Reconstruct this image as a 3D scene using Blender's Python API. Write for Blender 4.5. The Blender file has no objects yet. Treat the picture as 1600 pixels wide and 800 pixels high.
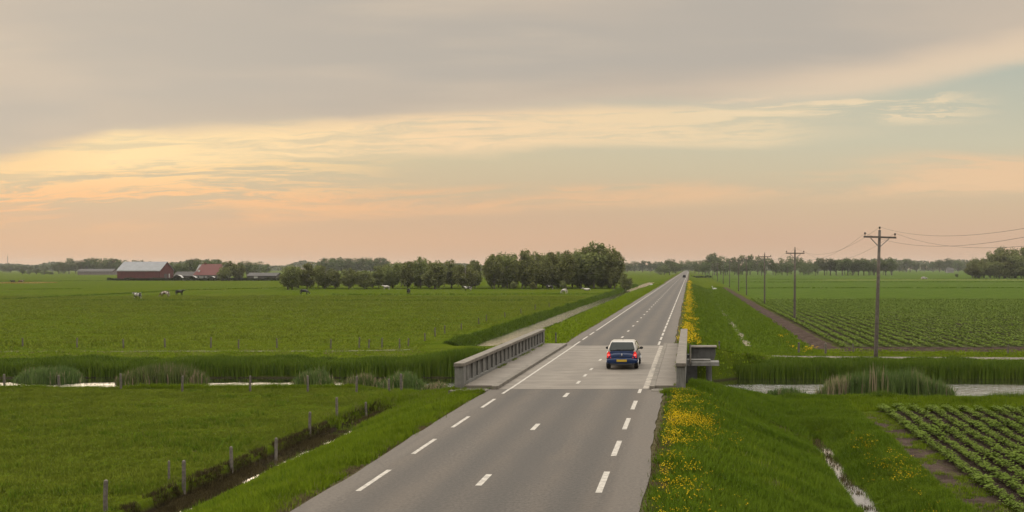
import bpy, bmesh, math, random
import numpy as np
from mathutils import Vector, Matrix

random.seed(7)
R = np.random.default_rng(11)
scene = bpy.context.scene
col = scene.collection
PI = math.pi
F_PX, VPX, HOR, HC = 1450.0, 1078.0, 418.0, 5.4      # focal length in px of a 1600 px wide frame, vanishing point, camera height


def s2l(r, g, b):
    f = lambda c: (c / 255 / 12.92) if c / 255 <= 0.04045 else ((c / 255 + 0.055) / 1.055) ** 2.4
    return (f(r), f(g), f(b), 1.0)


# ------------------------------------------------------------------ tagging / linking
def tag(o, label=None, cat=None, group=None, kind=None):
    if label: o['label'] = label
    if cat: o['category'] = cat
    if group: o['group'] = group
    if kind: o['kind'] = kind
    return o


def link(name, me, mat=None, parent=None):
    o = bpy.data.objects.new(name, me)
    col.objects.link(o)
    if mat is not None:
        me.materials.clear()
        me.materials.append(mat)
    if parent is not None:
        o.parent = parent
    return o


def empty(name, loc=(0, 0, 0), rz=0.0, label=None, cat=None, group=None):
    o = bpy.data.objects.new(name, None)
    o.empty_display_size = 0.3
    o.location = loc
    o.rotation_euler = (0, 0, rz)
    col.objects.link(o)
    return tag(o, label, cat, group)


def copy_tree(o, parent=None):
    c = o.copy()
    col.objects.link(c)
    c.parent = parent
    for ch in list(o.children):
        copy_tree(ch, c)
    return c


def np_mesh(name, V, F, tint=None, smooth=False):
    V = np.asarray(V, np.float32)
    F = np.asarray(F, np.int32)
    k = F.shape[1]
    me = bpy.data.meshes.new(name)
    me.vertices.add(len(V))
    me.vertices.foreach_set('co', V.ravel())
    me.loops.add(F.size)
    me.loops.foreach_set('vertex_index', F.ravel())
    me.polygons.add(len(F))
    me.polygons.foreach_set('loop_start', np.arange(0, F.size, k, dtype=np.int32))
    if smooth:
        me.polygons.foreach_set('use_smooth', np.ones(len(F), bool))
    if tint is not None:
        a = me.attributes.new('tint', 'FLOAT', 'POINT')
        a.data.foreach_set('value', np.asarray(tint, np.float32))
    me.update(calc_edges=True)
    return me


class MB:
    """collects boxes, tubes and prisms and links them as one mesh"""
    def __init__(s):
        s.v, s.f = [], []

    def add(s, V, F):
        n = len(s.v)
        s.v += [tuple(p) for p in V]
        s.f += [[i + n for i in f] for f in F]

    def box(s, x0, x1, y0, y1, z0, z1):
        s.add([(x0, y0, z0), (x1, y0, z0), (x1, y1, z0), (x0, y1, z0), (x0, y0, z1), (x1, y0, z1), (x1, y1, z1), (x0, y1, z1)],
              [(0, 3, 2, 1), (4, 5, 6, 7), (0, 1, 5, 4), (1, 2, 6, 5), (2, 3, 7, 6), (3, 0, 4, 7)])

    def tube(s, pts, rads, n=8, cap=True):
        pts = [Vector(p) for p in pts]
        rings = []
        for i, p in enumerate(pts):
            d = (pts[min(i + 1, len(pts) - 1)] - pts[max(i - 1, 0)]).normalized()
            a = d.orthogonal().normalized() if abs(d.z) < 0.9 else Vector((1, 0, 0))
            a = (a - d * a.dot(d)).normalized()
            b = d.cross(a)
            r = rads[i] if hasattr(rads, '__len__') else rads
            rings.append([p + (a * math.cos(2 * PI * k / n) + b * math.sin(2 * PI * k / n)) * r for k in range(n)])
        s.loft(rings, cap)

    def loft(s, rings, cap=True):
        n = len(rings[0])
        V = [p for r in rings for p in r]
        F = []
        for i in range(len(rings) - 1):
            for k in range(n):
                F.append((i * n + k, i * n + (k + 1) % n, (i + 1) * n + (k + 1) % n, (i + 1) * n + k))
        if cap:
            F.append(tuple(reversed(range(n))))
            F.append(tuple((len(rings) - 1) * n + k for k in range(n)))
        s.add(V, F)

    def prism(s, poly, y0, y1):
        """poly in (x, z), extruded along y"""
        n = len(poly)
        s.add([(x, y0, z) for x, z in poly] + [(x, y1, z) for x, z in poly],
              [tuple(range(n)), tuple(reversed(range(n, 2 * n)))] + [(k, k + n, (k + 1) % n + n, (k + 1) % n) for k in range(n)])

    def build(s, name, mat, parent=None, bevel=0.0, smooth=False, seg=2):
        me = bpy.data.meshes.new(name)
        me.from_pydata(s.v, [], s.f)
        bm = bmesh.new()
        bm.from_mesh(me)
        bmesh.ops.recalc_face_normals(bm, faces=bm.faces)
        if bevel > 0:
            bmesh.ops.bevel(bm, geom=list(bm.edges), offset=bevel, segments=seg, affect='EDGES', profile=0.6)
        if smooth:
            for f in bm.faces: f.smooth = True
        bm.to_mesh(me)
        bm.free()
        return link(name, me, mat, parent)


# ------------------------------------------------------------------ node helper
class NT:
    def __init__(s, nt):
        s.nt = nt

    def n(s, typ, **kw):
        nd = s.nt.nodes.new(typ)
        for k, v in kw.items():
            setattr(nd, k, v)
        return nd

    def put(s, sock, v):
        if isinstance(v, bpy.types.NodeSocket):
            s.nt.links.new(v, sock)
        elif v is not None:
            sock.default_value = v

    def m(s, op, a, b=None, c=None, clamp=False):
        nd = s.n('ShaderNodeMath', operation=op, use_clamp=clamp)
        s.put(nd.inputs[0], a)
        if b is not None: s.put(nd.inputs[1], b)
        if c is not None: s.put(nd.inputs[2], c)
        return nd.outputs[0]

    def mix(s, f, a, b, mode='MIX'):
        nd = s.n('ShaderNodeMix', data_type='RGBA', blend_type=mode)
        s.put(nd.inputs[0], f)
        s.put(nd.inputs[6], a)
        s.put(nd.inputs[7], b)
        return nd.outputs[2]

    def step(s, v, a, b, to0=0.0, to1=1.0):
        nd = s.n('ShaderNodeMapRange', interpolation_type='SMOOTHSTEP')
        s.put(nd.inputs[0], v)
        nd.inputs[1].default_value, nd.inputs[2].default_value = a, b
        nd.inputs[3].default_value, nd.inputs[4].default_value = to0, to1
        return nd.outputs[0]

    def lin(s, v, a, b, to0=0.0, to1=1.0):
        nd = s.n('ShaderNodeMapRange')
        s.put(nd.inputs[0], v)
        nd.inputs[1].default_value, nd.inputs[2].default_value = a, b
        nd.inputs[3].default_value, nd.inputs[4].default_value = to0, to1
        return nd.outputs[0]

    def noise(s, vec, scale, detail=3.0, rough=0.55, dist=0.0):
        nd = s.n('ShaderNodeTexNoise')
        s.put(nd.inputs['Vector'], vec)
        nd.inputs['Scale'].default_value = scale
        nd.inputs['Detail'].default_value = detail
        nd.inputs['Roughness'].default_value = rough
        nd.inputs['Distortion'].default_value = dist
        return nd.outputs['Fac']

    def vec(s, x, y, z=0.0):
        nd = s.n('ShaderNodeCombineXYZ')
        s.put(nd.inputs[0], x); s.put(nd.inputs[1], y); s.put(nd.inputs[2], z)
        return nd.outputs[0]

    def vmul(s, v, k):
        nd = s.n('ShaderNodeVectorMath', operation='MULTIPLY')
        s.put(nd.inputs[0], v)
        nd.inputs[1].default_value = k
        return nd.outputs[0]

    def ramp(s, v, stops, interp='LINEAR'):
        nd = s.n('ShaderNodeValToRGB')
        cr = nd.color_ramp
        cr.interpolation = interp
        while len(cr.elements) < len(stops):
            cr.elements.new(0.5)
        for e, (p, c) in zip(cr.elements, stops):
            e.position = p
        for e, (p, c) in zip(cr.elements, stops):
            e.color = c if hasattr(c, '__len__') else (c, c, c, 1)
        s.put(nd.inputs[0], v)
        return nd.outputs[0]

    def pos(s):
        g = s.n('ShaderNodeNewGeometry')
        sp = s.n('ShaderNodeSeparateXYZ')
        s.put(sp.inputs[0], g.outputs['Position'])
        return g.outputs['Position'], sp.outputs[0], sp.outputs[1], sp.outputs[2]

    def obj(s):
        return s.n('ShaderNodeTexCoord').outputs['Object']

    def attr(s, name):
        return s.n('ShaderNodeAttribute', attribute_name=name).outputs['Fac']

    def bump(s, h, strength=0.3, dist=0.05):
        nd = s.n('ShaderNodeBump')
        nd.inputs['Strength'].default_value = strength
        nd.inputs['Distance'].default_value = dist
        s.put(nd.inputs['Height'], h)
        return nd.outputs[0]

    def band(s, v, a, b, soft):
        return s.m('MULTIPLY', s.step(v, a - soft, a + soft), s.step(v, b - soft, b + soft, 1, 0))


def new_mat(name):
    m = bpy.data.materials.new(name)
    m.use_nodes = True
    nt = m.node_tree
    p = nt.nodes['Principled BSDF']
    return m, NT(nt), p


def simple(name, c, rough=0.6, metal=0.0, var=0.15, scale=4.0, bump=0.0, spec=0.5, emit=None):
    m, N, p = new_mat(name)
    o = N.obj()
    nz = N.noise(o, scale, 4.0, 0.6)
    dark = tuple(x * (1 - var) for x in c[:3]) + (1,)
    lite = tuple(min(1, x * (1 + var)) for x in c[:3]) + (1,)
    N.put(p.inputs['Base Color'], N.mix(N.step(nz, 0.3, 0.7), dark, lite))
    p.inputs['Roughness'].default_value = rough
    p.inputs['Metallic'].default_value = metal
    p.inputs['Specular IOR Level'].default_value = spec
    if bump: N.put(p.inputs['Normal'], N.bump(N.noise(o, scale * 6, 4.0), bump, 0.01))
    if emit:
        p.inputs['Emission Color'].default_value = emit[0]
        p.inputs['Emission Strength'].default_value = emit[1]
    return m


def leaf_mat(name, dark, lite, trans=0.25, per_object=0.25, rough=0.6, dry=None, nscale=0.35, upn=0.0):
    m, N, p = new_mat(name)
    t = N.attr('tint')
    c = N.mix(t, dark, lite)
    _, x, y, z = N.pos()
    big = N.noise(N.vec(x, y, z), nscale, 3.0)
    c = N.mix(N.step(big, 0.35, 0.7, 0.0, 0.5), c, lite)
    if dry:
        c = N.mix(N.step(t, 0.86, 0.95), c, dry)
    if per_object:
        rnd = N.n('ShaderNodeObjectInfo').outputs['Random']
        hsv = N.n('ShaderNodeHueSaturation')
        N.put(hsv.inputs['Color'], c)
        N.put(hsv.inputs['Value'], N.lin(rnd, 0, 1, 1 - per_object, 1 + per_object))
        N.put(hsv.inputs['Hue'], N.lin(rnd, 0, 1, 0.485, 0.51))
        c = hsv.outputs[0]
    N.put(p.inputs['Base Color'], c)
    p.inputs['Roughness'].default_value = rough
    p.inputs['Specular IOR Level'].default_value = 0.0
    if upn:
        g = N.n('ShaderNodeNewGeometry').outputs['Normal']
        a = N.n('ShaderNodeVectorMath', operation='MULTIPLY_ADD')
        N.put(a.inputs[0], g); a.inputs[1].default_value = (1 - upn,) * 3; a.inputs[2].default_value = (0, 0, upn)
        nn = N.n('ShaderNodeVectorMath', operation='NORMALIZE')
        N.put(nn.inputs[0], a.outputs[0])
        N.put(p.inputs['Normal'], nn.outputs[0])
    if trans:
        tr = N.n('ShaderNodeBsdfTranslucent')
        N.put(tr.inputs[0], c)
        ms = N.n('ShaderNodeMixShader')
        ms.inputs[0].default_value = trans
        N.nt.links.new(p.outputs[0], ms.inputs[1])
        N.nt.links.new(tr.outputs[0], ms.inputs[2])
        N.nt.links.new(ms.outputs[0], N.nt.nodes['Material Output'].inputs[0])
    return m


# ------------------------------------------------------------------ camera
cam_d = bpy.data.cameras.new('camera')
cam = bpy.data.objects.new('camera', cam_d)
col.objects.link(cam)
cam.location = (0, 0, HC)
cam.rotation_euler = (PI / 2, 0, 0)
cam_d.sensor_fit = 'HORIZONTAL'
cam_d.sensor_width = 36.0
cam_d.lens = 36.0 * F_PX / 1600
cam_d.shift_x = (800 - VPX) / 1600
cam_d.shift_y = (HOR - 400) / 1600
cam_d.clip_start, cam_d.clip_end = 0.5, 20000
scene.camera = cam


def gp(px, py, z):
    """the point of the ground plane at height z under a photo pixel"""
    Y = (HC - z) * F_PX / (py - HOR)
    return ((px - VPX) / F_PX * Y, Y)


def px_of(x, y):
    return VPX + F_PX * x / y


def in_view(x, y, m=50):
    p = VPX + F_PX * x / np.maximum(y, 1)
    return (p > -m) & (p < 1600 + m)


# ------------------------------------------------------------------ terrain
XN = [-6000, -16.66, -16.48, -16.38, -15.75, -15.45, -10.1, -8.9, -1.05, 0.2, 5.15, 5.3, 5.75, 7.3, 6000]
ZN = [-1.7, -1.7, -2.2, -2.35, -2.35, -2.14, -0.14, -0.05, -0.05, -0.12, -2.15, -2.5, -2.5, -1.72, -1.7]
XN2 = [-6000, -16.7, -15.0, -10.1, -8.9, -1.05, 0.2, 4.6, 6.2, 6000]
ZN2 = [-1.7, -1.72, -1.7, -0.14, -0.05, -0.05, -0.12, -1.72, -1.7, -1.7]
XF = [-6000, -22.4, -21.5, -21.3, -17.8, -17.4, -16.0, -9.6, -8.9, -1.05, -0.4, 5.1, 5.3, 5.8, 9.4, 10.6, 6000]
ZF = [-1.7, -1.66, -2.25, -2.8, -2.8, -2.1, -1.75, -0.14, -0.05, -0.05, -0.12, -2.15, -2.5, -2.5, -1.55, -1.7, -1.7]
XF2 = [-6000, -16.0, -9.6, -8.9, -1.05, -0.4, 4.6, 6.2, 6000]
ZF2 = [-1.7, -1.7, -0.14, -0.05, -0.05, -0.12, -1.7, -1.7, -1.7]


def sm(v, a, b):
    t = np.clip((v - a) / (b - a), 0, 1)
    return t * t * (3 - 2 * t)


def vnoise(x, y, s, seed=0):
    x = np.asarray(x, float) / s + seed * 17.3
    y = np.asarray(y, float) / s + seed * 9.1
    xi, yi = np.floor(x), np.floor(y)
    fx, fy = x - xi, y - yi
    fx, fy = fx * fx * (3 - 2 * fx), fy * fy * (3 - 2 * fy)
    def hsh(a, b):
        return np.modf(np.abs(np.sin(a * 127.1 + b * 311.7 + seed * 5.3) * 43758.5453))[0]
    return (hsh(xi, yi) * (1 - fx) + hsh(xi + 1, yi) * fx) * (1 - fy) + (hsh(xi, yi + 1) * (1 - fx) + hsh(xi + 1, yi + 1) * fx) * fy


PATH_R = [(0.9, 65.0, -0.12), (3, 67.2, -0.72), (6, 70.4, -1.36), (10, 72.2, -1.6), (16, 72.0, -1.64), (30, 71.4, -1.64), (60, 70.8, -1.64), (220, 70.0, -1.64)]
PATH_L = [(-24, 79.5, -1.66), (-30, 78.6, -1.68), (-60, 78.2, -1.68), (-200, 78.0, -1.68)]


def height(x, y):
    x, y = np.broadcast_arrays(np.asarray(x, float), np.asarray(y, float))
    wob = (vnoise(x * 0 + 3.1, y, 6, 1) - 0.5) * 0.35 + (vnoise(x * 0 + 3.1, y, 1.7, 2) - 0.5) * 0.18
    wl = wob * ((x < -14.5) | (x > 4.2))
    near = np.interp(x + wl * 0.45, XN, ZN)
    near2 = np.interp(x, XN2, ZN2)
    kl = sm(y, 47.5, 50.0)
    kr = sm(y, 41.0, 43.5)
    k = np.where(x < -5, kl, kr)
    near = near * (1 - k) + near2 * k
    far = np.interp(x + wl * (1.0 if True else 0), XF, ZF)
    far2 = np.interp(x, XF2, ZF2)
    kf = np.where(x < -5, sm(y, 84, 88), sm(y, 82.5, 86))
    kend = np.where(x < -5, sm(y, 420, 520), sm(y, 330, 360))
    kf = kf * (1 - kend)
    far = far2 * (1 - kf) + far * kf
    w = sm(y, 55, 65)
    z = near * (1 - w) + far * w
    z = z + (vnoise(x, y, 3.5, 3) - 0.5) * 0.10 * ((x < -9.9) | (x > -0.3)) + (vnoise(x, y, 0.8, 4) - 0.5) * 0.035 * ((x < -9.6) | (x > -0.5))
    z = z + (vnoise(x, y, 40, 5) - 0.5) * 0.25 * sm(np.abs(x + 5), 22, 60) * sm(np.abs(y - 62), 8, 25)
    # canal
    off = (vnoise(x, y * 0, 5, 6) - 0.5) * 0.9 + (vnoise(x, y * 0, 1.6, 7) - 0.5) * 0.5
    yn = 53.0 + 4.2 * sm(-x, 11, 20) + off
    d = np.maximum(0, np.maximum(x - 0.3, -10.5 - x))
    yf = 65.6 + off * 0.7 - 1.5 * sm(-d, -3.0, -0.5)
    sl = 0.42 + 7 / (1 + d * d * 1.5)
    cn = -2.4 + np.where(y < yn, (yn - y) * 0.26, (yn - y) * 0.6)
    cf = -2.4 + np.where(y > yf, (y - yf) * sl, (y - yf) * 0.8)
    c = np.maximum(np.maximum(cn, cf), -3.3)
    z = np.minimum(z, c)
    # path shelves
    for P in (PATH_R, PATH_L):
        for a, b in zip(P[:-1], P[1:]):
            ax, ay, az = a; bx, by, bz = b
            L = (bx - ax) ** 2 + (by - ay) ** 2
            t = np.clip(((x - ax) * (bx - ax) + (y - ay) * (by - ay)) / L, 0, 1)
            dd = np.hypot(x - ax - t * (bx - ax), y - ay - t * (by - ay))
            kk = 1 - sm(dd, 0.85, 1.9)
            z = z * (1 - kk) + (az + t * (bz - az)) * kk
    return z


def spread(segs):
    out = []
    for a, b, s in segs:
        out += list(np.arange(a, b, s))
    return np.array(out)


gx = spread([(-9, -2.1, 1.15), (-2.1, -0.2, 0.1), (-0.2, 4.8, 0.3), (4.8, 6.2, 0.09), (6.2, 11, 0.3), (11, 20, 0.75), (20, 60, 3), (60, 200, 12), (200, 1000, 80), (1000, 3501, 250)])
gl = -spread([(9.0, 10.2, 0.1), (10.2, 15.4, 0.3), (15.4, 16.9, 0.07), (16.9, 17.3, 0.2), (17.3, 18.1, 0.1), (18.1, 20.2, 0.35), (20.2, 22, 0.12), (22, 30, 0.5), (30, 60, 1.5), (60, 200, 8), (200, 1000, 60), (1000, 3501, 250)])[::-1]
GX = np.concatenate([gl, gx])
GY = spread([(-60, 14, 8), (14, 45, 0.3), (45, 74, 0.25), (74, 92, 0.4), (92, 160, 1.2), (160, 400, 4), (400, 1000, 30), (1000, 3601, 130)])
XX, YY = np.meshgrid(GX, GY)
ZZ = height(XX, YY)
nx, ny = len(GX), len(GY)
idx = np.arange(nx * ny).reshape(ny, nx)
Fg = np.stack([idx[:-1, :-1], idx[:-1, 1:], idx[1:, 1:], idx[1:, :-1]], -1).reshape(-1, 4)
gme = np_mesh('ground', np.stack([XX, YY, ZZ], -1).reshape(-1, 3), Fg, smooth=True)

# ---- ground material
G_DARK, G_LITE = (0.040, 0.062, 0.004, 1), (0.068, 0.088, 0.007, 1)
gm, N, p = new_mat('ground_grass_and_soil')
P3, x, y, z = N.pos()
flat = N.vec(x, y, 0.0)
streak = N.noise(N.vec(N.m('MULTIPLY', x, 0.45), y, 0.0), 0.55, 5.0, 0.65)
fine = N.noise(flat, 3.2, 4.0, 0.7)
big = N.noise(flat, 0.035, 3.0)
grass = N.mix(N.step(streak, 0.36, 0.66), G_DARK, G_LITE)
grass = N.mix(N.step(fine, 0.38, 0.68, 0, 0.4), grass, (0.04, 0.07, 0.008, 1))
grass = N.mix(N.step(big, 0.35, 0.7, 0, 0.45), grass, (0.072, 0.082, 0.008, 1))
# crop field beyond the canal on the right: bluer green
crop = N.mix(N.step(streak, 0.35, 0.65), (0.042, 0.070, 0.010, 1), (0.066, 0.094, 0.017, 1))
mc = N.m('MULTIPLY', N.step(x, 13.0, 15.0), N.step(y, 80, 83))
grass = N.mix(mc, grass, crop)
# far strips of other pasture
strip = N.m('MULTIPLY', N.band(y, 520, 560, 4), N.step(x, 60, 90))
grass = N.mix(N.m('MULTIPLY', strip, 0.6), grass, (0.17, 0.17, 0.06, 1))
soilc = N.mix(N.step(N.noise(flat, 1.1, 5.0, 0.7), 0.35, 0.65), (0.040, 0.029, 0.024, 1), (0.078, 0.058, 0.047, 1))
wobn = N.m('MULTIPLY', N.m('SUBTRACT', N.noise(flat, 0.55, 4.0, 0.6), 0.5), 1.6)
xw = N.m('ADD', x, wobn)
yw = N.m('ADD', y, wobn)
# soil strip between the pole line and the far ditch, and the headland in front of the far crop
sf = N.m('MULTIPLY', N.band(xw, 10.7, 13.1, 0.25), N.band(yw, 80.5, 330, 1.5))
sh = N.m('MULTIPLY', N.step(xw, 12.5, 13.5), N.band(yw, 78.6, 83.0, 0.6))
rows = N.m('MULTIPLY', N.step(x, 12.8, 13.3), N.band(y, 82, 150, 20))
# near crop field
weed = N.step(N.noise(N.vec(N.m('MULTIPLY', x, 1.6), N.m('MULTIPLY', y, 0.32), 0.0), 0.8, 5.0, 0.7), 0.34, 0.47)
sn1 = N.m('MULTIPLY', N.m('MULTIPLY', N.band(xw, 7.4, 9.4, 0.25), N.step(yw, 44.0, 45.5, 1, 0)), weed)
sn2 = N.m('MULTIPLY', N.step(xw, 9.0, 9.4), N.step(yw, 45.0, 46.5, 1, 0))
# mud where the ditches were cut
mud = N.m('MULTIPLY', N.step(z, -2.05, -1.86, 1, 0), N.m('MULTIPLY', N.band(x, -16.75, -15.5, 0.06), N.step(y, 47, 49.5, 1, 0)))
mud2 = N.m('MULTIPLY', N.step(z, -2.32, -2.12, 1, 0), N.band(x, 5.0, 6.0, 0.15))
soil = N.m('MAXIMUM', N.m('MAXIMUM', sf, sh), N.m('MAXIMUM', sn1, sn2))
soil = N.m('MAXIMUM', soil, N.m('MULTIPLY', rows, 0.85))
dk = N.m('MAXIMUM', sn2, N.m('MULTIPLY', rows, .9))
soilc = N.mix(N.m('MULTIPLY', dk, .6), soilc, (0.022, 0.017, 0.012, 1))
colr = N.mix(soil, grass, soilc)
colr = N.mix(N.m('MAXIMUM', mud, mud2), colr, (0.030, 0.022, 0.016, 1))
# worn brown fringe beside the asphalt
wob2 = N.m('MULTIPLY', N.m('SUBTRACT', N.noise(flat, 1.6, 5.0, 0.7), 0.5), 1.5)
xa = N.m('ADD', x, wob2)
fr = N.m('MAXIMUM', N.band(xa, -9.75, -8.0, 0.25), N.band(xa, -1.8, -0.42, 0.2))
dirt = N.mix(N.step(fine, 0.35, 0.65), (0.062, 0.050, 0.030, 1), (0.105, 0.086, 0.056, 1))
colr = N.mix(N.m('MULTIPLY', fr, 0.85), colr, dirt)
# mud under the water line of the canal
cm = N.m('MULTIPLY', N.band(y, 50, 70, 1.0), N.step(z, -2.4, -2.2, 1, 0))
colr = N.mix(cm, colr, (0.03, 0.026, 0.017, 1))
N.put(p.inputs['Base Color'], colr)
p.inputs['Roughness'].default_value = 0.9
p.inputs['Specular IOR Level'].default_value = 0.0
hb = N.m('ADD', N.noise(flat, 4.0, 5.0, 0.7), N.m('MULTIPLY', streak, 1.5))
N.put(p.inputs['Normal'], N.bump(hb, 0.8, 0.22))
ground = tag(link('ground', gme, gm), 'flat green polder pasture and crop land around the embanked road', 'ground', kind='structure')

# ------------------------------------------------------------------ materials
M = {}
def weathered(name, c, k=1.0):
    m, N, p = new_mat(name)
    _, x, y, z = N.pos()
    v = N.vec(x, y, z)
    b_ = N.mix(N.step(N.noise(v, 2.2, 5.0, .65), .3, .7), tuple(q * .74 for q in c) + (1,), tuple(q * 1.16 for q in c) + (1,))
    run = N.noise(N.vec(N.m('MULTIPLY', x, 3.0), N.m('MULTIPLY', y, 3.0), N.m('MULTIPLY', z, .35)), 1.1, 4.0, .65)
    b_ = N.mix(N.m('MULTIPLY', N.step(run, .50, .66), .6 * k), b_, tuple(q * .42 for q in c) + (1,))
    moss = N.noise(v, 1.1, 5.0, .7)
    b_ = N.mix(N.m('MULTIPLY', N.step(moss, .56, .70), .45 * k), b_, (0.050, 0.058, 0.026, 1))
    N.put(p.inputs['Base Color'], b_)
    p.inputs['Roughness'].default_value = .88
    p.inputs['Specular IOR Level'].default_value = .3
    N.put(p.inputs['Normal'], N.bump(N.noise(v, 14.0, 4.0), .35, .012))
    return m


M['concrete'] = weathered('pale_concrete', (0.158, 0.140, 0.116), .7)
M['concrete_grey'] = weathered('grey_concrete', (0.160, 0.155, 0.141), .9)
M['concrete_dark'] = weathered('dark_grey_concrete', (0.070, 0.069, 0.064), 1.0)  # darker grey for the far wing wall, girders, piers and abutments
M['paint'] = simple('worn_white_road_paint', (0.33, 0.305, 0.265), 0.75, 0, 0.28, 6.0)
M['post'] = simple('weathered_grey_wood', (0.115, 0.098, 0.080), 0.9, 0, 0.35, 9.0, 0.4)
M['pole'] = simple('weathered_pole_wood', (0.085, 0.070, 0.056), 0.9, 0, 0.3, 5.0, 0.4)
M['steel'] = simple('dull_steel', (0.13, 0.125, 0.12), 0.5, 0.7, 0.2, 5.0)
M['ceramic'] = simple('brown_glazed_ceramic', (0.030, 0.022, 0.018), 0.25, 0, 0.2, 5.0)
M['wire'] = simple('dark_power_line', (0.045, 0.042, 0.04), 0.6, 0.3, 0.1, 1.0)
M['bark'] = simple('grey_brown_bark', (0.075, 0.062, 0.048), 0.95, 0, 0.35, 2.0, 0.5)
M['black'] = simple('black_rubber', (0.014, 0.014, 0.014), 0.8, 0, 0.2, 8.0)
M['blackplastic'] = simple('black_plastic', (0.018, 0.018, 0.019), 0.45, 0, 0.1, 8.0)

# asphalt
am, N, p = new_mat('worn_asphalt')
P3, x, y, z = N.pos()
flat = N.vec(x, y, 0.0)
grain = N.noise(flat, 11.0, 5.0, 0.85)
mott = N.noise(N.vec(x, N.m('MULTIPLY', y, 0.22), 0.0), 0.9, 5.0, 0.6)
base = N.mix(N.step(grain, 0.40, 0.60), (0.048, 0.041, 0.034, 1), (0.096, 0.082, 0.068, 1))
base = N.mix(N.step(mott, 0.35, 0.7, 0, 0.5), base, (0.092, 0.073, 0.055, 1))
# polished wheel paths, darker and greyer strips along the lanes
wp = N.ramp(N.lin(x, -8.9, -1.1), [(0.0, 0.1), (0.11, 0.05), (0.19, 0.85), (0.29, 0.08), (0.39, 0.85), (0.475, 0.3), (0.56, 0.9), (0.68, 0.1), (0.78, 0.85), (0.87, 0.1), (1.0, 0.05)], 'EASE')
base = N.mix(N.m('MULTIPLY', wp, 0.8), base, N.mix(N.step(grain, .3, .7), (0.031, 0.0285, 0.026, 1), (0.054, 0.050, 0.045, 1)))
edge = N.m('MAXIMUM', N.step(x, -2.05, -1.7), N.step(x, -8.35, -8.1, 1, 0))
base = N.mix(N.m('MULTIPLY', edge, 0.35), base, (0.122, 0.104, 0.086, 1))
patch = N.step(N.noise(N.vec(x, N.m('MULTIPLY', y, 0.35), 0.0), 0.28, 2.0), 0.6, 0.63)
base = N.mix(N.m('MULTIPLY', patch, 0.3), base, (0.052, 0.047, 0.042, 1))
vor = N.n('ShaderNodeTexVoronoi', feature='DISTANCE_TO_EDGE')
N.put(vor.inputs['Vector'], N.vec(N.m('ADD', x, N.m('MULTIPLY', N.noise(flat, 2.0, 4.0), 0.8)), N.m('MULTIPLY', y, 0.22), 0.0))
vor.inputs['Scale'].default_value = 0.5
crack = N.m('MULTIPLY', N.step(vor.outputs[0], 0.0, 0.006, 1, 0), N.step(N.noise(flat, 0.25, 2.0), 0.5, 0.56))
base = N.mix(N.m('MULTIPLY', crack, 0.55), base, (0.03, 0.027, 0.024, 1))
stn = N.step(N.noise(N.vec(N.m('MULTIPLY', x, 1.6), N.m('MULTIPLY', y, 0.12), 0.0), 1.3, 4.0, 0.6), 0.52, 0.72)
base = N.mix(N.m('MULTIPLY', stn, 0.32), base, (0.046, 0.042, 0.038, 1))
N.put(p.inputs['Base Color'], base)
p.inputs['Roughness'].default_value = 0.82
p.inputs['Specular IOR Level'].default_value = 0.3
N.put(p.inputs['Normal'], N.bump(grain, 0.35, 0.012))
M['asphalt'] = am

# bridge deck concrete with cross joints
dm, N, p = new_mat('jointed_bridge_concrete')
P3, x, y, z = N.pos()
flat = N.vec(x, y, 0.0)
mott = N.noise(N.vec(N.m('MULTIPLY', x, 0.5), y, 0.0), 1.3, 5.0, 0.65)
base = N.mix(N.step(mott, 0.3, 0.7), (0.112, 0.095, 0.076, 1), (0.178, 0.154, 0.124, 1))
base = N.mix(N.step(N.noise(N.vec(N.m('MULTIPLY', x, 0.12), y, 0.0), 0.8, 3.0), 0.45, 0.7, 0, 0.4), base, (0.115, 0.096, 0.076, 1))
yj = N.m('ADD', y, N.m('MULTIPLY', N.m('SUBTRACT', N.noise(flat, 0.6, 3.0), 0.5), 0.12))
fr = N.m('PINGPONG', N.m('SUBTRACT', yj, 41.2), 1.275)
joint = N.step(fr, 0.02, 0.07, 1, 0)
base = N.mix(N.m('MULTIPLY', joint, 0.6), base, (0.05, 0.041, 0.033, 1))
pl = N.ramp(N.lin(x, -8.5, -1.8), [(0, 0.1), (0.2, 0.5), (0.33, 0.1), (0.5, 0.4), (0.62, 0.6), (0.72, 0.1), (0.86, 0.6), (1, 0.1)], 'EASE')
base = N.mix(N.m('MULTIPLY', pl, 0.45), base, (0.096, 0.084, 0.07, 1))
N.put(p.inputs['Base Color'], base)
p.inputs['Roughness'].default_value = 0.85
N.put(p.inputs['Normal'], N.bump(N.noise(flat, 25.0, 3.0), 0.25, 0.01))
M['deck'] = dm

# water
wm, N, p = new_mat('still_dark_water')
P3, x, y, z = N.pos()
p.inputs['Base Color'].default_value = (0.016, 0.015, 0.010, 1)
p.inputs['Roughness'].default_value = 0.045
p.inputs['IOR'].default_value = 5.5
p.inputs['Specular IOR Level'].default_value = 0.8
rip = N.noise(N.vec(N.m('MULTIPLY', x, 0.28), y, 0.0), 2.6, 4.0, 0.65)
wind = N.m('ADD', y, N.m('MULTIPLY', N.noise(N.vec(N.m('MULTIPLY', x, 0.25), y, 0.0), 0.6, 3.0), 3.0))
calm = N.m('MULTIPLY', N.step(N.m('ADD', wind, N.step(x, -8, 2, -1.0, 0.0)), 62.6, 64.2, 1, 0), N.step(y, 50.0, 51.5))      # lee of the reed belt stays smooth and dark
bn = N.n('ShaderNodeBump'); bn.inputs['Distance'].default_value = 0.11
calm = N.m('MAXIMUM', calm, N.m('MULTIPLY', N.step(y, 80, 84), N.step(y, 86, 125, 0.16, 0.6)))
N.put(bn.inputs['Strength'], N.lin(calm, 0, 1, 0.03, 0.62)); N.put(bn.inputs['Height'], rip)
N.put(p.inputs['Normal'], bn.outputs[0])
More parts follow.
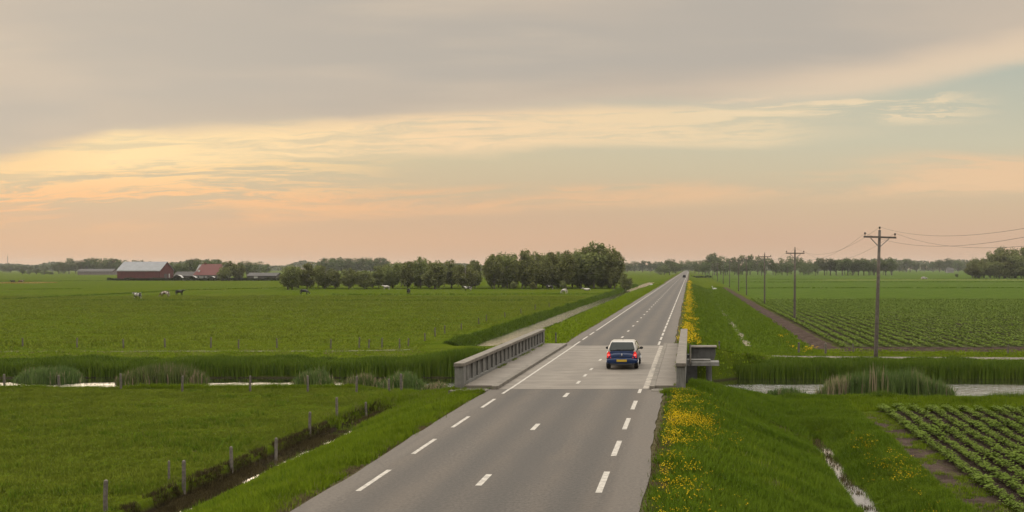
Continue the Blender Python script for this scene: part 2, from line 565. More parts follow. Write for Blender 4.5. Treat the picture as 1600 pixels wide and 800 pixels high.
M['water'] = wm

# tracks
tm, N, p = new_mat('pale_gravel_track')
P3, x, y, z = N.pos()
flat = N.vec(x, y, 0.0)
c = N.mix(N.step(N.noise(flat, 1.5, 5.0, 0.7), 0.3, 0.7), (0.10, 0.083, 0.060, 1), (0.165, 0.142, 0.108, 1))
c = N.mix(N.step(N.noise(flat, 0.5, 4.0, 0.65), 0.44, 0.56, 0, 0.9), c, (0.075, 0.095, 0.022, 1))
N.put(p.inputs['Base Color'], c)
p.inputs['Roughness'].default_value = 0.95
M['track'] = tm

M['grass_pasture'] = leaf_mat('pasture_grass', (0.066, 0.092, 0.009, 1), (0.142, 0.172, 0.020, 1), 0.3, 0, dry=(0.13, 0.115, 0.05, 1), upn=0.75)
M['grass_verge'] = leaf_mat('verge_grass', (0.054, 0.090, 0.005, 1), (0.122, 0.166, 0.010, 1), 0.3, 0, dry=(0.13, 0.12, 0.05, 1), upn=0.7)
M['grass_deep'] = leaf_mat('deep_green_grass', (0.038, 0.072, 0.005, 1), (0.088, 0.130, 0.011, 1), 0.3, 0, upn=0.65)
M['dead_grass'] = leaf_mat('brown_dead_grass', (0.05, 0.036, 0.02, 1), (0.115, 0.088, 0.05, 1), 0.15, 0, upn=0.6)
M['mud_weeds'] = leaf_mat('dark_muddy_weeds', (0.024, 0.019, 0.010, 1), (0.062, 0.050, 0.022, 1), 0.1, 0)
M['reed'] = leaf_mat('reed_leaves', (0.034, 0.056, 0.014, 1), (0.078, 0.104, 0.030, 1), 0.25, 0.12, dry=(0.17, 0.135, 0.085, 1), nscale=0.5, upn=0.35)
M['reed_bank'] = leaf_mat('bank_reed_leaves', (0.026, 0.050, 0.006, 1), (0.072, 0.102, 0.012, 1), 0.25, 0, nscale=0.5, upn=0.35)
M['crop'] = leaf_mat('crop_leaves', (0.052, 0.080, 0.013, 1), (0.100, 0.133, 0.027, 1), 0.2, 0, upn=0.5)
M['petal'] = leaf_mat('yellow_petals', (0.25, 0.155, 0.006, 1), (0.37, 0.265, 0.012, 1), 0.15, 0, upn=0.5)
M['leaf_grove'] = leaf_mat('grove_leaves', (0.066, 0.079, 0.026, 1), (0.142, 0.152, 0.054, 1), 0.2, 0.2, nscale=0.3, upn=0.25)
M['leaf_far'] = leaf_mat('distant_leaves', (0.042, 0.057, 0.020, 1), (0.086, 0.102, 0.036, 1), 0.15, 0.22, nscale=0.15, upn=0.25)
M['hedge'] = leaf_mat('hedge_leaves', (0.014, 0.020, 0.009, 1), (0.034, 0.044, 0.016, 1), 0.1, 0.1)


# ------------------------------------------------------------------ road, markings, water, tracks
def sheet(name, strips, mat, label, cat, kind='structure', smooth=False):
    """strips: list of (x0, x1, y0, y1, z, nx, ny)"""
    V, F = [], []
    for (x0, x1, y0, y1, z, kx, ky) in strips:
        n0 = len(V)
        for j in range(ky + 1):
            for i in range(kx + 1):
                V.append((x0 + (x1 - x0) * i / kx, y0 + (y1 - y0) * j / ky, z))
        for j in range(ky):
            for i in range(kx):
                a = n0 + j * (kx + 1) + i
                F.append((a, a + 1, a + kx + 2, a + kx + 1))
    o = link(name, np_mesh(name, V, F), mat)
    return tag(o, label, cat, kind=kind)


# asphalt with a slightly ragged edge
def road_piece(y0, y1, dy):
    ys = np.append(np.arange(y0, y1, dy), y1)
    V, F = [], []
    for yy in ys:
        a = (vnoise(1.0, yy, 0.9, 8) - 0.5) * 0.10 + (vnoise(1.0, yy, 5, 9) - 0.5) * 0.14
        b = (vnoise(2.0, yy, 0.9, 10) - 0.5) * 0.10 + (vnoise(2.0, yy, 5, 12) - 0.5) * 0.14
        for xx in (-8.86 + a, -8.3, -5.0, -1.8, -1.12 + b):
            V.append((xx, yy, 0.0))
    for j in range(len(ys) - 1):
        for i in range(4):
            a = j * 5 + i
            F.append((a, a + 1, a + 6, a + 5))
    return V, F


V1, F1 = road_piece(-20, 41.2, 0.35)
V2, F2 = road_piece(64.2, 240, 0.8)
V3, F3 = road_piece(240, 2600, 60)
n1, n2 = len(V1), len(V1) + len(V2)
road = link('road', np_mesh('road', V1 + V2 + V3, F1 + [tuple(i + n1 for i in f) for f in F2] + [tuple(i + n2 for i in f) for f in F3]), M['asphalt'])
tag(road, 'long straight two lane asphalt road running to the horizon', 'road', kind='structure')

marks = []
def dash(xc, yc, L, w=0.14):
    marks.append((xc - w / 2, xc + w / 2, yc - L / 2, yc + L / 2, 0.004, 1, 1))
for k in range(-3, 5):
    if 23.6 + 4.45 * k + 1.2 < 41.2:
        dash(-8.02, 23.6 + 4.45 * k, 2.35, 0.13)
    dash(-2.19, 23.4 + 4.35 * k, 2.3, 0.16) if 23.4 + 4.35 * k + 1.2 < 41.2 else None
for k in range(-1, 3):
    dash(-5.24, 23.6 + 7.85 * k, 1.25, 0.16)
marks.append((-8.08, -7.96, 39.7, 41.2, 0.004, 1, 1))
marks.append((-2.26, -2.12, 39.9, 41.2, 0.004, 1, 1))
for k in range(3):
    dash(-8.02, 66.0 + 5.0 * k, 3.4, 0.13)
marks.append((-8.08, -7.96, 79.5, 1800, 0.004, 1, 60))
for k in range(4):
    dash(-2.19, 66.3 + 4.4 * k, 3.0, 0.15)
for k in range(12):
    dash(-2.19, 84.0 + 5 * k, 4.0, 0.15)
marks.append((-2.26, -2.12, 143, 1800, 0.004, 1, 60))
for k in range(70):
    dash(-5.24, 72 + 6.9 * k, 1.9 if k > 5 else 1.5, 0.16)
sheet('road_marking', marks, M['paint'], 'worn white edge lines and centre dashes on the asphalt', 'road marking')

sheet('canal_water', [(-420, 420, 47, 71, -2.4, 20, 1)], M['water'], 'still canal water under the bridge reflecting the evening sky', 'water')
sheet('ditch_water', [(-16.62, -15.4, 19, 49, -2.12, 1, 8), (-21.9, -17.2, 84, 470, -2.22, 1, 30),
                      (4.9, 6.2, 12, 42.6, -2.32, 1, 8), (4.9, 6.2, 83.5, 345, -2.32, 1, 30)],
      M['water'], 'narrow ditches with shining water along both sides of the road', 'water')


def path_dist(X, Y, P):
    dd = np.full(len(X), 1e9)
    for a, b in zip(P[:-1], P[1:]):
        L = (b[0] - a[0]) ** 2 + (b[1] - a[1]) ** 2
        t = np.clip(((X - a[0]) * (b[0] - a[0]) + (Y - a[1]) * (b[1] - a[1])) / L, 0, 1)
        dd = np.minimum(dd, np.hypot(X - a[0] - t * (b[0] - a[0]), Y - a[1] - t * (b[1] - a[1])))
    return dd


def ribbon(name, P, w, dz, mat, label, step=1.2, seed=1):
    pts = []
    for a, b in zip(P[:-1], P[1:]):
        n = max(1, int(math.dist(a, b) / step))
        for i in range(n):
            t = i / n
            pts.append(tuple(a[k] + (b[k] - a[k]) * t for k in range(3)))
    pts.append(P[-1])
    V, F = [], []
    for i, q in enumerate(pts):
        a = pts[max(i - 1, 0)]; b = pts[min(i + 1, len(pts) - 1)]
        d = Vector((b[0] - a[0], b[1] - a[1])).normalized()
        nrm = (-d.y, d.x)
        for s in (-1, 0, 1):
            ww = w / 2 * s * (0.8 + 0.45 * float(vnoise(q[0] * 2, q[1] * 2, 1.5, seed + s)))
            V.append((q[0] + nrm[0] * ww, q[1] + nrm[1] * ww, 0))
    V = np.array(V)
    V[:, 2] = height(V[:, 0], V[:, 1]) + dz
    for j in range(len(pts) - 1):
        for i in range(2):
            a = j * 3 + i
            F.append((a, a + 1, a + 4, a + 3))
    return tag(link(name, np_mesh(name, V, F), mat), label, 'path', kind='structure')


M['track_bare'] = simple('pale_bare_gravel', (0.112, 0.094, 0.070), .95, 0, .35, 1.2, .3)
ribbon('canal_path', PATH_R, 1.7, 0.03, M['track_bare'], 'pale gravel track curving along the canal right of the bridge', seed=31)
ribbon('canal_path', PATH_L, 0.75, 0.015, M['track'], 'narrow worn track along the canal in the left pasture', seed=41)

# ------------------------------------------------------------------ scatter
def tuft(n, h, w, spread_, lean, seg2=False, seed=0):
    r = np.random.default_rng(seed)
    V, F = [], []
    for k in range(n):
        a = r.uniform(0, 2 * PI)
        bx, by = r.normal(0, spread_, 2)
        hh = h * r.uniform(0.6, 1.1)
        ln = lean * r.uniform(0.2, 1.2) * hh
        ca, sa = math.cos(a), math.sin(a)
        ww = w * r.uniform(0.7, 1.3)
        pa = a + PI / 2 + r.uniform(-0.6, 0.6)
        px, py = math.cos(pa) * ww / 2, math.sin(pa) * ww / 2
        n0 = len(V)
        if not seg2:
            V += [(bx - px, by - py, -0.02), (bx + px, by + py, -0.02), (bx + ca * ln, by + sa * ln, hh)]
            F += [(n0, n0 + 1, n0 + 2)]
        else:
            mx, my = bx + ca * ln * 0.25, by + sa * ln * 0.25
            V += [(bx - px, by - py, -0.05), (bx + px, by + py, -0.05), (mx - px * .9, my - py * .9, hh * .6), (mx + px * .9, my + py * .9, hh * .6), (bx + ca * ln, by + sa * ln, hh)]
            F += [(n0, n0 + 1, n0 + 3), (n0, n0 + 3, n0 + 2), (n0 + 2, n0 + 3, n0 + 4)]
    return np.array(V, float), np.array(F, int)


def scatter(name, temps, X, Y, S, mat, Z=None, SZ=None, tint=None, parent=None, origin=(0, 0, 0)):
    n = len(X)
    Z = height(X, Y) if Z is None else Z
    SZ = S if SZ is None else SZ
    tint = R.uniform(0, 1, n) if tint is None else tint
    ch = R.integers(0, len(temps), n)
    ang = R.uniform(0, 2 * PI, n)
    Vs, Fs, Ts, off = [], [], [], 0
    for t, (TV, TF) in enumerate(temps):
        i = np.nonzero(ch == t)[0]
        if not len(i): continue
        c, s = np.cos(ang[i])[:, None], np.sin(ang[i])[:, None]
        vx = (TV[:, 0] * c - TV[:, 1] * s) * S[i][:, None] + X[i][:, None] - origin[0]
        vy = (TV[:, 0] * s + TV[:, 1] * c) * S[i][:, None] + Y[i][:, None] - origin[1]
        vz = TV[:, 2] * SZ[i][:, None] + Z[i][:, None] - origin[2]
        V = np.stack([vx, vy, vz], -1).reshape(-1, 3)
        Fc = (TF[None] + (np.arange(len(i)) * len(TV))[:, None, None]).reshape(-1, TF.shape[1]) + off
        tv = np.clip(np.repeat(tint[i], len(TV)) + R.normal(0, 0.06, len(V)), 0, 1)
        off += len(V)
        Vs.append(V); Fs.append(Fc); Ts.append(tv)
    me = np_mesh(name, np.concatenate(Vs), np.concatenate(Fs), np.concatenate(Ts))
    return link(name, me, mat, parent)


def uni(n, x0, x1, y0, y1):
    return R.uniform(x0, x1, n), R.uniform(y0, y1, n)


SHORT = [tuft(11, 0.10, 0.022, 0.07, 0.7, seed=i) for i in range(5)]
MID = [tuft(12, 0.19, 0.022, 0.07, 0.65, seed=10 + i) for i in range(5)]
LONG = [tuft(12, 0.34, 0.03, 0.09, 0.6, seed=20 + i) for i in range(5)]
FARG = [tuft(7, 0.16, 0.07, 0.16, 0.6, seed=30 + i) for i in range(5)]
REED = [tuft(7, 1.0, 0.045, 0.13, 0.28, True, seed=40 + i) for i in range(6)]


def clumpy(X, Y, S, amt, sc=1.1, stretch=2.2, seed=3):
    c = vnoise(X / stretch, Y, sc, seed) * 0.65 + vnoise(X / stretch, Y, sc * 0.35, seed + 1) * 0.35
    return S * (1 - amt / 2 + amt * c), c


# near left pasture
X, Y = uni(60000, -46, -16.75, 18, 55)
k = in_view(X, Y, 60); X, Y = X[k], Y[k]
S, c = clumpy(X, Y, R.uniform(0.7, 1.25, len(X)), 1.3)
tag(scatter('pasture_grass', SHORT, X, Y, S, M['grass_pasture'], tint=np.clip(R.normal(0.38, 0.18, len(X)) + (0.5 - c) * 0.5, 0, 0.97)),
    'short cropped green grass of the near left pasture', 'grass', kind='stuff')
# near embankments
X, Y = uni(52000, -15.5, -9.0, 18, 53)
k = in_view(X, Y, 60) & ((X < -9.35) | (R.random(len(X)) < 0.35)) & ~((Y > 40.4) & (X > -10.75)); X, Y = X[k], Y[k]
k = height(X, Y) > -2.3; X, Y = X[k], Y[k]
S, c = clumpy(X, Y, R.uniform(0.55, 1.1, len(X)), 1.0, 1.4)
S = S * (0.35 + 0.65 * sm(X, -15.3, -14.2))
tag(scatter('verge_grass', MID, X, Y, S, M['grass_verge'], tint=np.clip(R.normal(0.5, 0.18, len(X)) + (0.5 - c) * 0.4, 0, 0.97)),
    'bright green grass on the slope left of the near road', 'grass', kind='stuff')
X, Y = uni(74000, -0.95, 8.2, 17, 54)
k = in_view(X, Y, 60) & ((X > -0.5) | (R.random(len(X)) < 0.35)) & ~((X > 5.28) & (X < 5.8) & (Y < 41.8)) & ~((Y > 41) & (X < 0.1)); X, Y = X[k], Y[k]
S, c = clumpy(X, Y, R.uniform(0.6, 1.25, len(X)), 1.2, 1.3)
tag(scatter('verge_grass', MID, X, Y, S, M['grass_deep'], tint=np.clip(R.normal(0.55, 0.2, len(X)) + (0.5 - c) * 0.6, 0, 1)),
    'deep green grass on the slope right of the near road', 'grass', kind='stuff')
X, Y = uni(30000, 5.5, 45, 44.5, 54.5)
k = in_view(X, Y, 60) & (Y > 45.5 + 0.02 * X); X, Y = X[k], Y[k]
S, c = clumpy(X, Y, R.uniform(0.7, 1.3, len(X)), 1.2, 1.3)
tag(scatter('bank_grass', MID, X, Y, S, M['grass_verge'], tint=np.clip(R.normal(0.4, 0.2, len(X)) + (0.5 - c) * 0.4, 0, 0.97)),
    'rough grass between the near crop field and the canal', 'grass', kind='stuff')
# brown fringe grass along the asphalt edges and in the weedy field margin
n = 5200
Y = np.concatenate([R.uniform(18, 41, n), R.uniform(18, 41, n)])
X = np.concatenate([-9.0 - np.abs(R.normal(0, 0.55, n)), -0.95 + np.abs(R.normal(0, 0.2, n))])
k = vnoise(X, Y, 0.9, 14) > 0.38; X, Y = X[k], Y[k]
tag(scatter('dry_grass', SHORT, X, Y, R.uniform(0.5, 1.0, len(X)), M['dead_grass']), 'brown trampled grass fringe along the asphalt edges', 'grass', kind='stuff')
X, Y = uni(4200, 7.6, 9.5, 18, 45)
k = (vnoise(X, Y, 0.9, 15) > 0.5) & in_view(X, Y, 60); X, Y = X[k], Y[k]
tag(scatter('field_weeds', SHORT, X, Y, R.uniform(0.6, 1.2, len(X)), M['grass_verge']), 'low weeds on the bare margin of the near crop field', 'weeds', kind='stuff')
# muddy weeds on the cut bank of the left ditch
n = 4600
Y = R.uniform(19, 49.5, n)
X = -16.5 + R.normal(0, 0.15, n)
k = vnoise(X, Y, 0.7, 16) > 0.35; X, Y = X[k], Y[k]
tag(scatter('ditch_weeds', MID, X, Y, R.uniform(0.5, 0.95, len(X)), M['mud_weeds']), 'dark muddy weeds on the cut bank of the left ditch', 'weeds', kind='stuff')
# canal bank herbs, left near side
X, Y = uni(22000, -52, -12.5, 54.6, 58.2)
k = in_view(X, Y, 60) & (height(X, Y) > -2.5); X, Y = X[k], Y[k]
S, c = clumpy(X, Y, R.uniform(0.9, 1.6, len(X)), 1.1, 2.0)
tag(scatter('bank_grass', LONG, X, Y, S * 0.62, M['grass_verge'], tint=np.clip(R.normal(0.4, 0.2, len(X)), 0, 0.97)), 'lush bank grass between the left pasture fence and the canal', 'grass', kind='stuff')
# taller ragged herbs right on the water edge, breaking the bank line
X, Y = uni(4200, -52, -12.5, 56.4, 58.6)
k = in_view(X, Y, 60) & (height(X, Y) > -2.55) & (vnoise(X, Y * .3, 1.6, 90) > .52); X, Y = X[k], Y[k]
tag(scatter('bank_grass', LONG, X, Y, R.uniform(.7, 1.5, len(X)), M['reed_bank'], SZ=R.uniform(.5, 1.5, len(X)) * (.15 + vnoise(X, Y * .3, 1.3, 91))), 'ragged tall herbs along the left canal water edge', 'grass', kind='stuff')
X, Y = uni(6500, 3.5, 30, 50.2, 53.9)
k = in_view(X, Y, 60) & (height(X, Y) > -2.55) & (vnoise(X, Y * .3, 1.8, 92) > .45); X, Y = X[k], Y[k]
tag(scatter('bank_grass', LONG, X, Y, R.uniform(.6, 1.2, len(X)), M['reed_bank'], SZ=R.uniform(.5, 1.6, len(X)) * (.25 + vnoise(X, Y * .3, 1.3, 93))), 'ragged tall herbs along the right canal water edge', 'grass', kind='stuff')
# coarse darker tussocks standing in the near turf
for (x0, x1, y0, y1, nn, mt, lab) in ((-46, -16.9, 19, 54, 2600, 'grass_deep', 'coarse darker tussocks in the near left pasture'), (-0.2, 5.2, 18, 44, 1400, 'grass_verge', 'lighter grass tussocks on the near right slope'),
                                      (-15.4, -9.6, 18, 44, 900, 'grass_deep', 'darker grass tussocks on the near left slope')):
    X, Y = uni(nn * 3, x0, x1, y0, y1)
    k = in_view(X, Y, 60) & (vnoise(X / 2.5, Y, 1.2, 94) > .66); X, Y = X[k], Y[k]
    tag(scatter('tussocks', MID, X, Y, R.uniform(.7, 1.5, len(X)), M[mt]), lab, 'grass', kind='stuff')
cp = [(0.6, 43.3), (2.1, 42.0), (3.5, 41.0), (5.2, 40.3)]  # dark tufts stand in for a shadow crease; the slope has no groove
X, Y = [], []
for a, b_ in zip(cp[:-1], cp[1:]):
    t = R.random(260)
    X.append(a[0] + (b_[0] - a[0]) * t + R.normal(0, .05, 260)); Y.append(a[1] + (b_[1] - a[1]) * t + R.normal(0, .07, 260))
X, Y = np.concatenate(X), np.concatenate(Y)
tag(scatter('ditch_weeds', SHORT, X, Y, R.uniform(.7, 1.4, len(X)), M['mud_weeds']), 'dark trodden crease running down the near right slope', 'weeds', kind='stuff')
# weeds at the foot of the parapets and kerbs
Y = np.concatenate([R.uniform(41.3, 64, 150), R.uniform(41.3, 64, 130), R.uniform(40.4, 41.1, 60), R.uniform(40.4, 41.1, 60)])
X = np.concatenate([np.full(150, -10.0) + R.uniform(-.03, .03, 150), np.full(130, -0.64) + R.uniform(-.03, .03, 130), R.uniform(-10.7, -8.9, 60), R.uniform(-1.6, .2, 60)])
Zw = np.concatenate([np.full(280, .15), np.full(120, .05)])
k = vnoise(X * 2, Y, 1.3, 95) > .5
tag(scatter('joint_weeds', SHORT, X[k], Y[k], R.uniform(.6, 1.3, k.sum()), M['grass_verge'], Z=Zw[k]), 'small weeds in the joints of the bridge sidewalks', 'weeds', kind='stuff')
X = np.concatenate([R.uniform(-11.2, -8.95, 420), R.uniform(-1.2, 0.7, 360)]); Y = R.uniform(39.7, 40.46, 780)
tag(scatter('verge_grass', LONG, X, Y, R.uniform(.5, .9, 780), M['grass_verge']), 'grass growing over the front of the bridge aprons', 'grass', kind='stuff')
# strip around the bridge head on the left and canal slope on the right
X, Y = uni(9000, -17, -10.8, 43, 58)
k = (height(X, Y) > -2.42); X, Y = X[k], Y[k]
tag(scatter('bank_grass', MID, X, Y, R.uniform(0.8, 1.5, len(X)), M['grass_verge']), 'grass falling to the canal at the left bridge head', 'grass', kind='stuff')
X, Y = uni(15000, -64, -10.9, 69.0, 79.6)
k = in_view(X, Y, 40) & (height(X, Y) > -2.2); X, Y = X[k], Y[k]
S, c = clumpy(X, Y, R.uniform(0.8, 1.3, len(X)), 1.2, 2.0)
k = R.random(len(X)) < .5; X, Y, S, c = X[k], Y[k], S[k], c[k]
tag(scatter('bank_grass', FARG, X, Y, S, M['grass_verge'], SZ=S * .55, tint=np.clip(R.normal(0.7, 0.2, len(X)) + (0.5 - c) * 0.4, 0, 0.97)), 'rough grass between the left reed belt and the worn track', 'grass', kind='stuff')
X, Y = uni(15000, 0.5, 40, 62.8, 80.5)
pd = path_dist(X, Y, PATH_R)
k = in_view(X, Y, 40) & (height(X, Y) > -2.3) & ((pd > 0.8) | (R.random(len(X)) < .05)) & ~((X > 10.8) & (Y > 77.5) & (R.random(len(X)) < .8)) & ~((X < 1.9) & (Y < 63.3)); X, Y = X[k], Y[k]
S, c = clumpy(X, Y, R.uniform(0.8, 1.3, len(X)), 1.2, 2.0)
tag(scatter('bank_grass', FARG, X, Y, S, M['grass_verge'], SZ=S * .7, tint=np.clip(R.normal(0.6, 0.2, len(X)) + (0.5 - c) * 0.4, 0, 0.97)), 'rough grass along the gravel track right of the bridge', 'grass', kind='stuff')
n = 4200
Y = R.uniform(19, 49, n); X = -16.2 + R.normal(0, 0.15, n)
k = (vnoise(X * .3, Y, 2.6, 19) > .66 - .12 * sm(Y, 36, 32) + .1 * sm(Y, 40, 44)) & (np.abs(X + 16.2) < .36); X, Y = X[k], Y[k]
tag(scatter('ditch_weeds', SHORT, X, Y, R.uniform(0.9, 1.7, len(X)), M['mud_weeds'], Z=np.maximum(height(X, Y), -2.14)), 'dark mud and weeds breaking the water of the near left ditch', 'weeds', kind='stuff')
n = 5200
Y = R.uniform(19, 49, n); X = -15.85 + R.normal(0, 0.2, n)
k = ((vnoise(X * .2, Y, 2.1, 24) + R.normal(0, .05, n) > .66 - .42 * sm(Y, 36, 32)) | (vnoise(X, Y, .35, 25) > .8)) & (X < -15.25) & (X > -16.2); X, Y = X[k], Y[k]
tag(scatter('ditch_weeds', SHORT, X, Y, R.uniform(0.9, 1.8, len(X)), M['mud_weeds'], Z=np.maximum(height(X, Y), -2.14)), 'mud and dead weeds choking parts of the near left ditch', 'weeds', kind='stuff')
n = 750
Y = R.uniform(14, 42.5, n); X = 5.58 + R.normal(0, 0.2, n)
k = vnoise(X, Y, 0.9, 18) > 0.55; X, Y = X[k], Y[k]
tag(scatter('ditch_weeds', SHORT, X, Y, R.uniform(0.8, 1.4, len(X)), M['mud_weeds'], Z=np.maximum(height(X, Y), -2.34)), 'dark mud and weeds breaking the water of the near right ditch', 'weeds', kind='stuff')
# beyond the canal: verges
X, Y = uni(26000, -17.3, -9.2, 66.5, 330)
Y = 66.5 + (Y - 66.5) ** 1.6 / 263.5 ** 0.6
S = R.uniform(0.8, 1.3, len(X)) * (1 + Y / 250)
tag(scatter('verge_grass', FARG, X, Y, S, M['grass_verge'], SZ=S * 0.55, tint=np.clip(R.normal(0.6, 0.15, len(X)), 0, 0.9)), 'mown grass slope left of the road beyond the bridge', 'grass', kind='stuff')
X, Y = uni(34000, -0.6, 10.6, 66.5, 330)
Y = 66.5 + (Y - 66.5) ** 1.6 / 263.5 ** 0.6
k = ~((X > 5.2) & (X < 5.85)) & (path_dist(X, Y, PATH_R) > 0.95); X, Y = X[k], Y[k]
S = R.uniform(0.8, 1.3, len(X)) * (1 + Y / 250)
tag(scatter('verge_grass', FARG, X, Y, S, M['grass_deep'], SZ=S * 0.7, tint=np.clip(R.normal(0.75, 0.15, len(X)), 0, 1)), 'grass banks along the far right ditch', 'grass', kind='stuff')
# far left pasture
X, Y = uni(60000, -175, -24.0, 79.5, 230)
k = in_view(X, Y, 60); X, Y = X[k], Y[k]
S, c = clumpy(X, Y, R.uniform(0.7, 1.2, len(X)) * (1 + Y / 300), 1.3, 3.0, 3.0)
tag(scatter('pasture_grass', FARG, X, Y, S, M['grass_pasture'], SZ=S * 0.75, tint=np.clip(R.normal(0.5, 0.16, len(X)) + (0.5 - c) * 0.4, 0, 0.86)), 'grass of the wide cow pasture beyond the canal', 'grass', kind='stuff')


# reeds: far bank
def reeds(name, X, Y, H, mat, label, dry=0.05, **kw):
    Z = np.maximum(height(X, Y), -2.42)
    t = np.where(R.random(len(X)) < dry, 0.97, np.clip(R.normal(0.42, 0.2, len(X)), 0, 0.82))
    o = scatter(name, REED, X, Y, R.uniform(0.8, 1.2, len(X)), mat, Z=Z, SZ=H, tint=t, **kw)
    return o


X, Y = uni(20000, -56, -11.0, 65.7, 70.0)
k = in_view(X, Y, 40); X, Y = X[k], Y[k]
H = (-1.55 + 0.40 * vnoise(X, Y * 0.3, 4.5, 20) + 0.28 * vnoise(X, Y * .3, 1.1, 26) + 0.75 * sm(X, -21, -15) - np.maximum(height(X, Y), -2.42)) * R.uniform(0.65, 1.08, len(X))
tag(reeds('reed_bed', X, Y, H, M['reed_bank'], '', 0.02), 'continuous green reed belt along the far canal bank left of the bridge', 'reeds', kind='stuff')
X, Y = uni(15000, 1.8, 32, 65.2, 69.2)
Y = Y + 0 * X
k = in_view(X, Y, 40) & ((X > 5) | (Y < 66.0)) & (height(X, Y) < -1.5); X, Y = X[k], Y[k]
H = np.maximum(0.2, -1.60 + 0.32 * vnoise(X, Y * 0.3, 4.0, 21) + 0.24 * vnoise(X, Y * .3, 1.0, 28) - np.maximum(height(X, Y), -2.42)) * R.uniform(0.65, 1.08, len(X))
tag(reeds('reed_bed', X, Y, H, M['reed_bank'], '', 0.04), 'continuous green reed belt along the far canal bank right of the bridge', 'reeds', kind='stuff')
# reedy left bank of the wide far ditch
n = 17000
Y = 86 + R.random(n) ** 1.7 * 300
X = -22.0 + R.normal(0, 0.33, n)
H = R.uniform(0.22, 0.48, n) * (0.5 + 1.0 * vnoise(X, Y, 4, 22))
o = reeds('ditch_reeds', X, Y, H, M['reed_bank'], '', 0.01)
tag(o, 'dark reedy growth on the pasture side of the wide far ditch', 'reeds', kind='stuff')
n = 2600
Y = 86 + R.random(n) ** 1.6 * 180
X = -17.35 + R.normal(0, 0.18, n)
k = vnoise(X, Y, 2.2, 23) > 0.45; X, Y = X[k], Y[k]
tag(reeds('ditch_reeds', X, Y, R.uniform(0.15, 0.36, len(X)), M['reed_bank'], '', 0.02), 'thin reeds on the road side of the wide far ditch', 'reeds', kind='stuff')


def reed_clump(px0, px1, Yc, depth, h, n, label, dry=0.06, dry_side=None, mat='reed'):
    x0, x1 = (px0 - VPX) / F_PX * Yc, (px1 - VPX) / F_PX * Yc
    cx, wx = (x0 + x1) / 2, (x1 - x0) / 2
    a = R.uniform(0, 2 * PI, n); r = np.sqrt(R.random(n))
    u = r * np.cos(a)
    X = cx + u * wx
    Y = Yc + r * np.sin(a) * depth
    H = h * (1 - 0.55 * np.abs(u) ** 2.5) * R.uniform(0.72, 1.1, n) * (0.75 + 0.5 * vnoise(X, Y, 0.9, 27))
    t = np.where(R.random(n) < dry, 0.97, np.clip(R.normal(0.42, 0.2, n), 0, 0.82))
    if dry_side:
        t = np.where((u < -0.55) & (R.random(n) < 0.55), 0.97, t)
    z0 = -2.42
    Z = np.maximum(height(X, Y), z0)
    o = scatter('reed_clump', REED, X, Y, R.uniform(0.8, 1.2, n), M[mat], Z=Z, SZ=H, tint=t, origin=(cx, Yc, z0))
    o.location = (cx, Yc, z0)
    return tag(o, label, 'reeds', 'reed clumps standing in the canal')


reed_clump(1278, 1490, 53.6, 1.3, 1.85, 1700, 'big tall reed clump right of the bridge, dry stalks at its left end', 0.08, True)
reed_clump(1192, 1262, 52.0, 0.7, 0.75, 260, 'small low reed tuft at the water edge left of the big reed clump')
reed_clump(1530, 1625, 53.0, 0.5, 0.5, 110, 'sparse short reeds at the right edge of the canal water')
reed_clump(28, 126, 63.6, 1.0, 0.95, 520, 'wide reed clump in the canal at the far left of the photo')
reed_clump(186, 322, 62.6, 1.3, 1.2, 900, 'widest reed clump in the left canal, between two bright water gaps', 0.12)
reed_clump(462, 518, 60.6, 0.9, 1.05, 380, 'rounded bushy reed clump alone in the left canal', 0.10)
reed_clump(538, 592, 59.6, 0.8, 0.85, 330, 'brownish reed clump beside the rounded one in the left canal', 0.22)
reed_clump(596, 664, 59.4, 0.9, 0.95, 460, 'reed clump behind the last fence post towards the bridge', 0.10)
reed_clump(664, 700, 58.5, 0.6, 0.7, 160, 'small rusty brown reed tuft nearest the left bridge head', 0.45)

# dark rush strips along the field ditches far off
def rush_lines(name, lines, label, h=0.45, dens=3.2):
    Xs, Ys = [], []
    for (pa, pb, wv) in lines:
        (xa, ya), (xb, yb) = gp(*pa, -1.7), gp(*pb, -1.7)
        n = int(math.hypot(xb - xa, yb - ya) * dens)
        t = R.random(n)
        Xs.append(xa + (xb - xa) * t + R.normal(0, 0.2, n))
        Ys.append(ya + (yb - ya) * t + R.normal(0, wv, n) + (vnoise(t * 40, t * 0, 1, 33) - .5) * 1.5)
    X, Y = np.concatenate(Xs), np.concatenate(Ys)
    sc = 1 + Y / 220
    o = scatter(name, FARG, X, Y, sc * R.uniform(0.8, 1.4, len(X)), M['grass_deep'], SZ=h / 0.16 * R.uniform(0.6, 1.2, len(X)), tint=R.uniform(0, 0.5, len(X)))
    return tag(o, label, 'rushes', kind='stuff')


rush_lines('field_rushes', [((60, 470.5), (960, 470.0), 0.3), ((0, 469), (300, 453), 0.6), ((300, 453), (440, 450), 0.8), ((520, 460.5), (985, 460), 0.4),
                            ((0, 439.5), (180, 438.5), 1.0), ((440, 451), (960, 451), 0.8), ((0, 452.5), (120, 452), 0.6)],
           'dark rush lines along the ditches of the left pasture', 0.42)
rush_lines('field_rushes', [((1242, 469.5), (1640, 469.5), 0.3), ((1150, 450.5), (1640, 450.5), 0.7), ((1120, 441), (1640, 441), 1.2), ((1105, 436.5), (1640, 437), 1.5)],
           'dark rush lines across the crop land right of the road', 0.5)

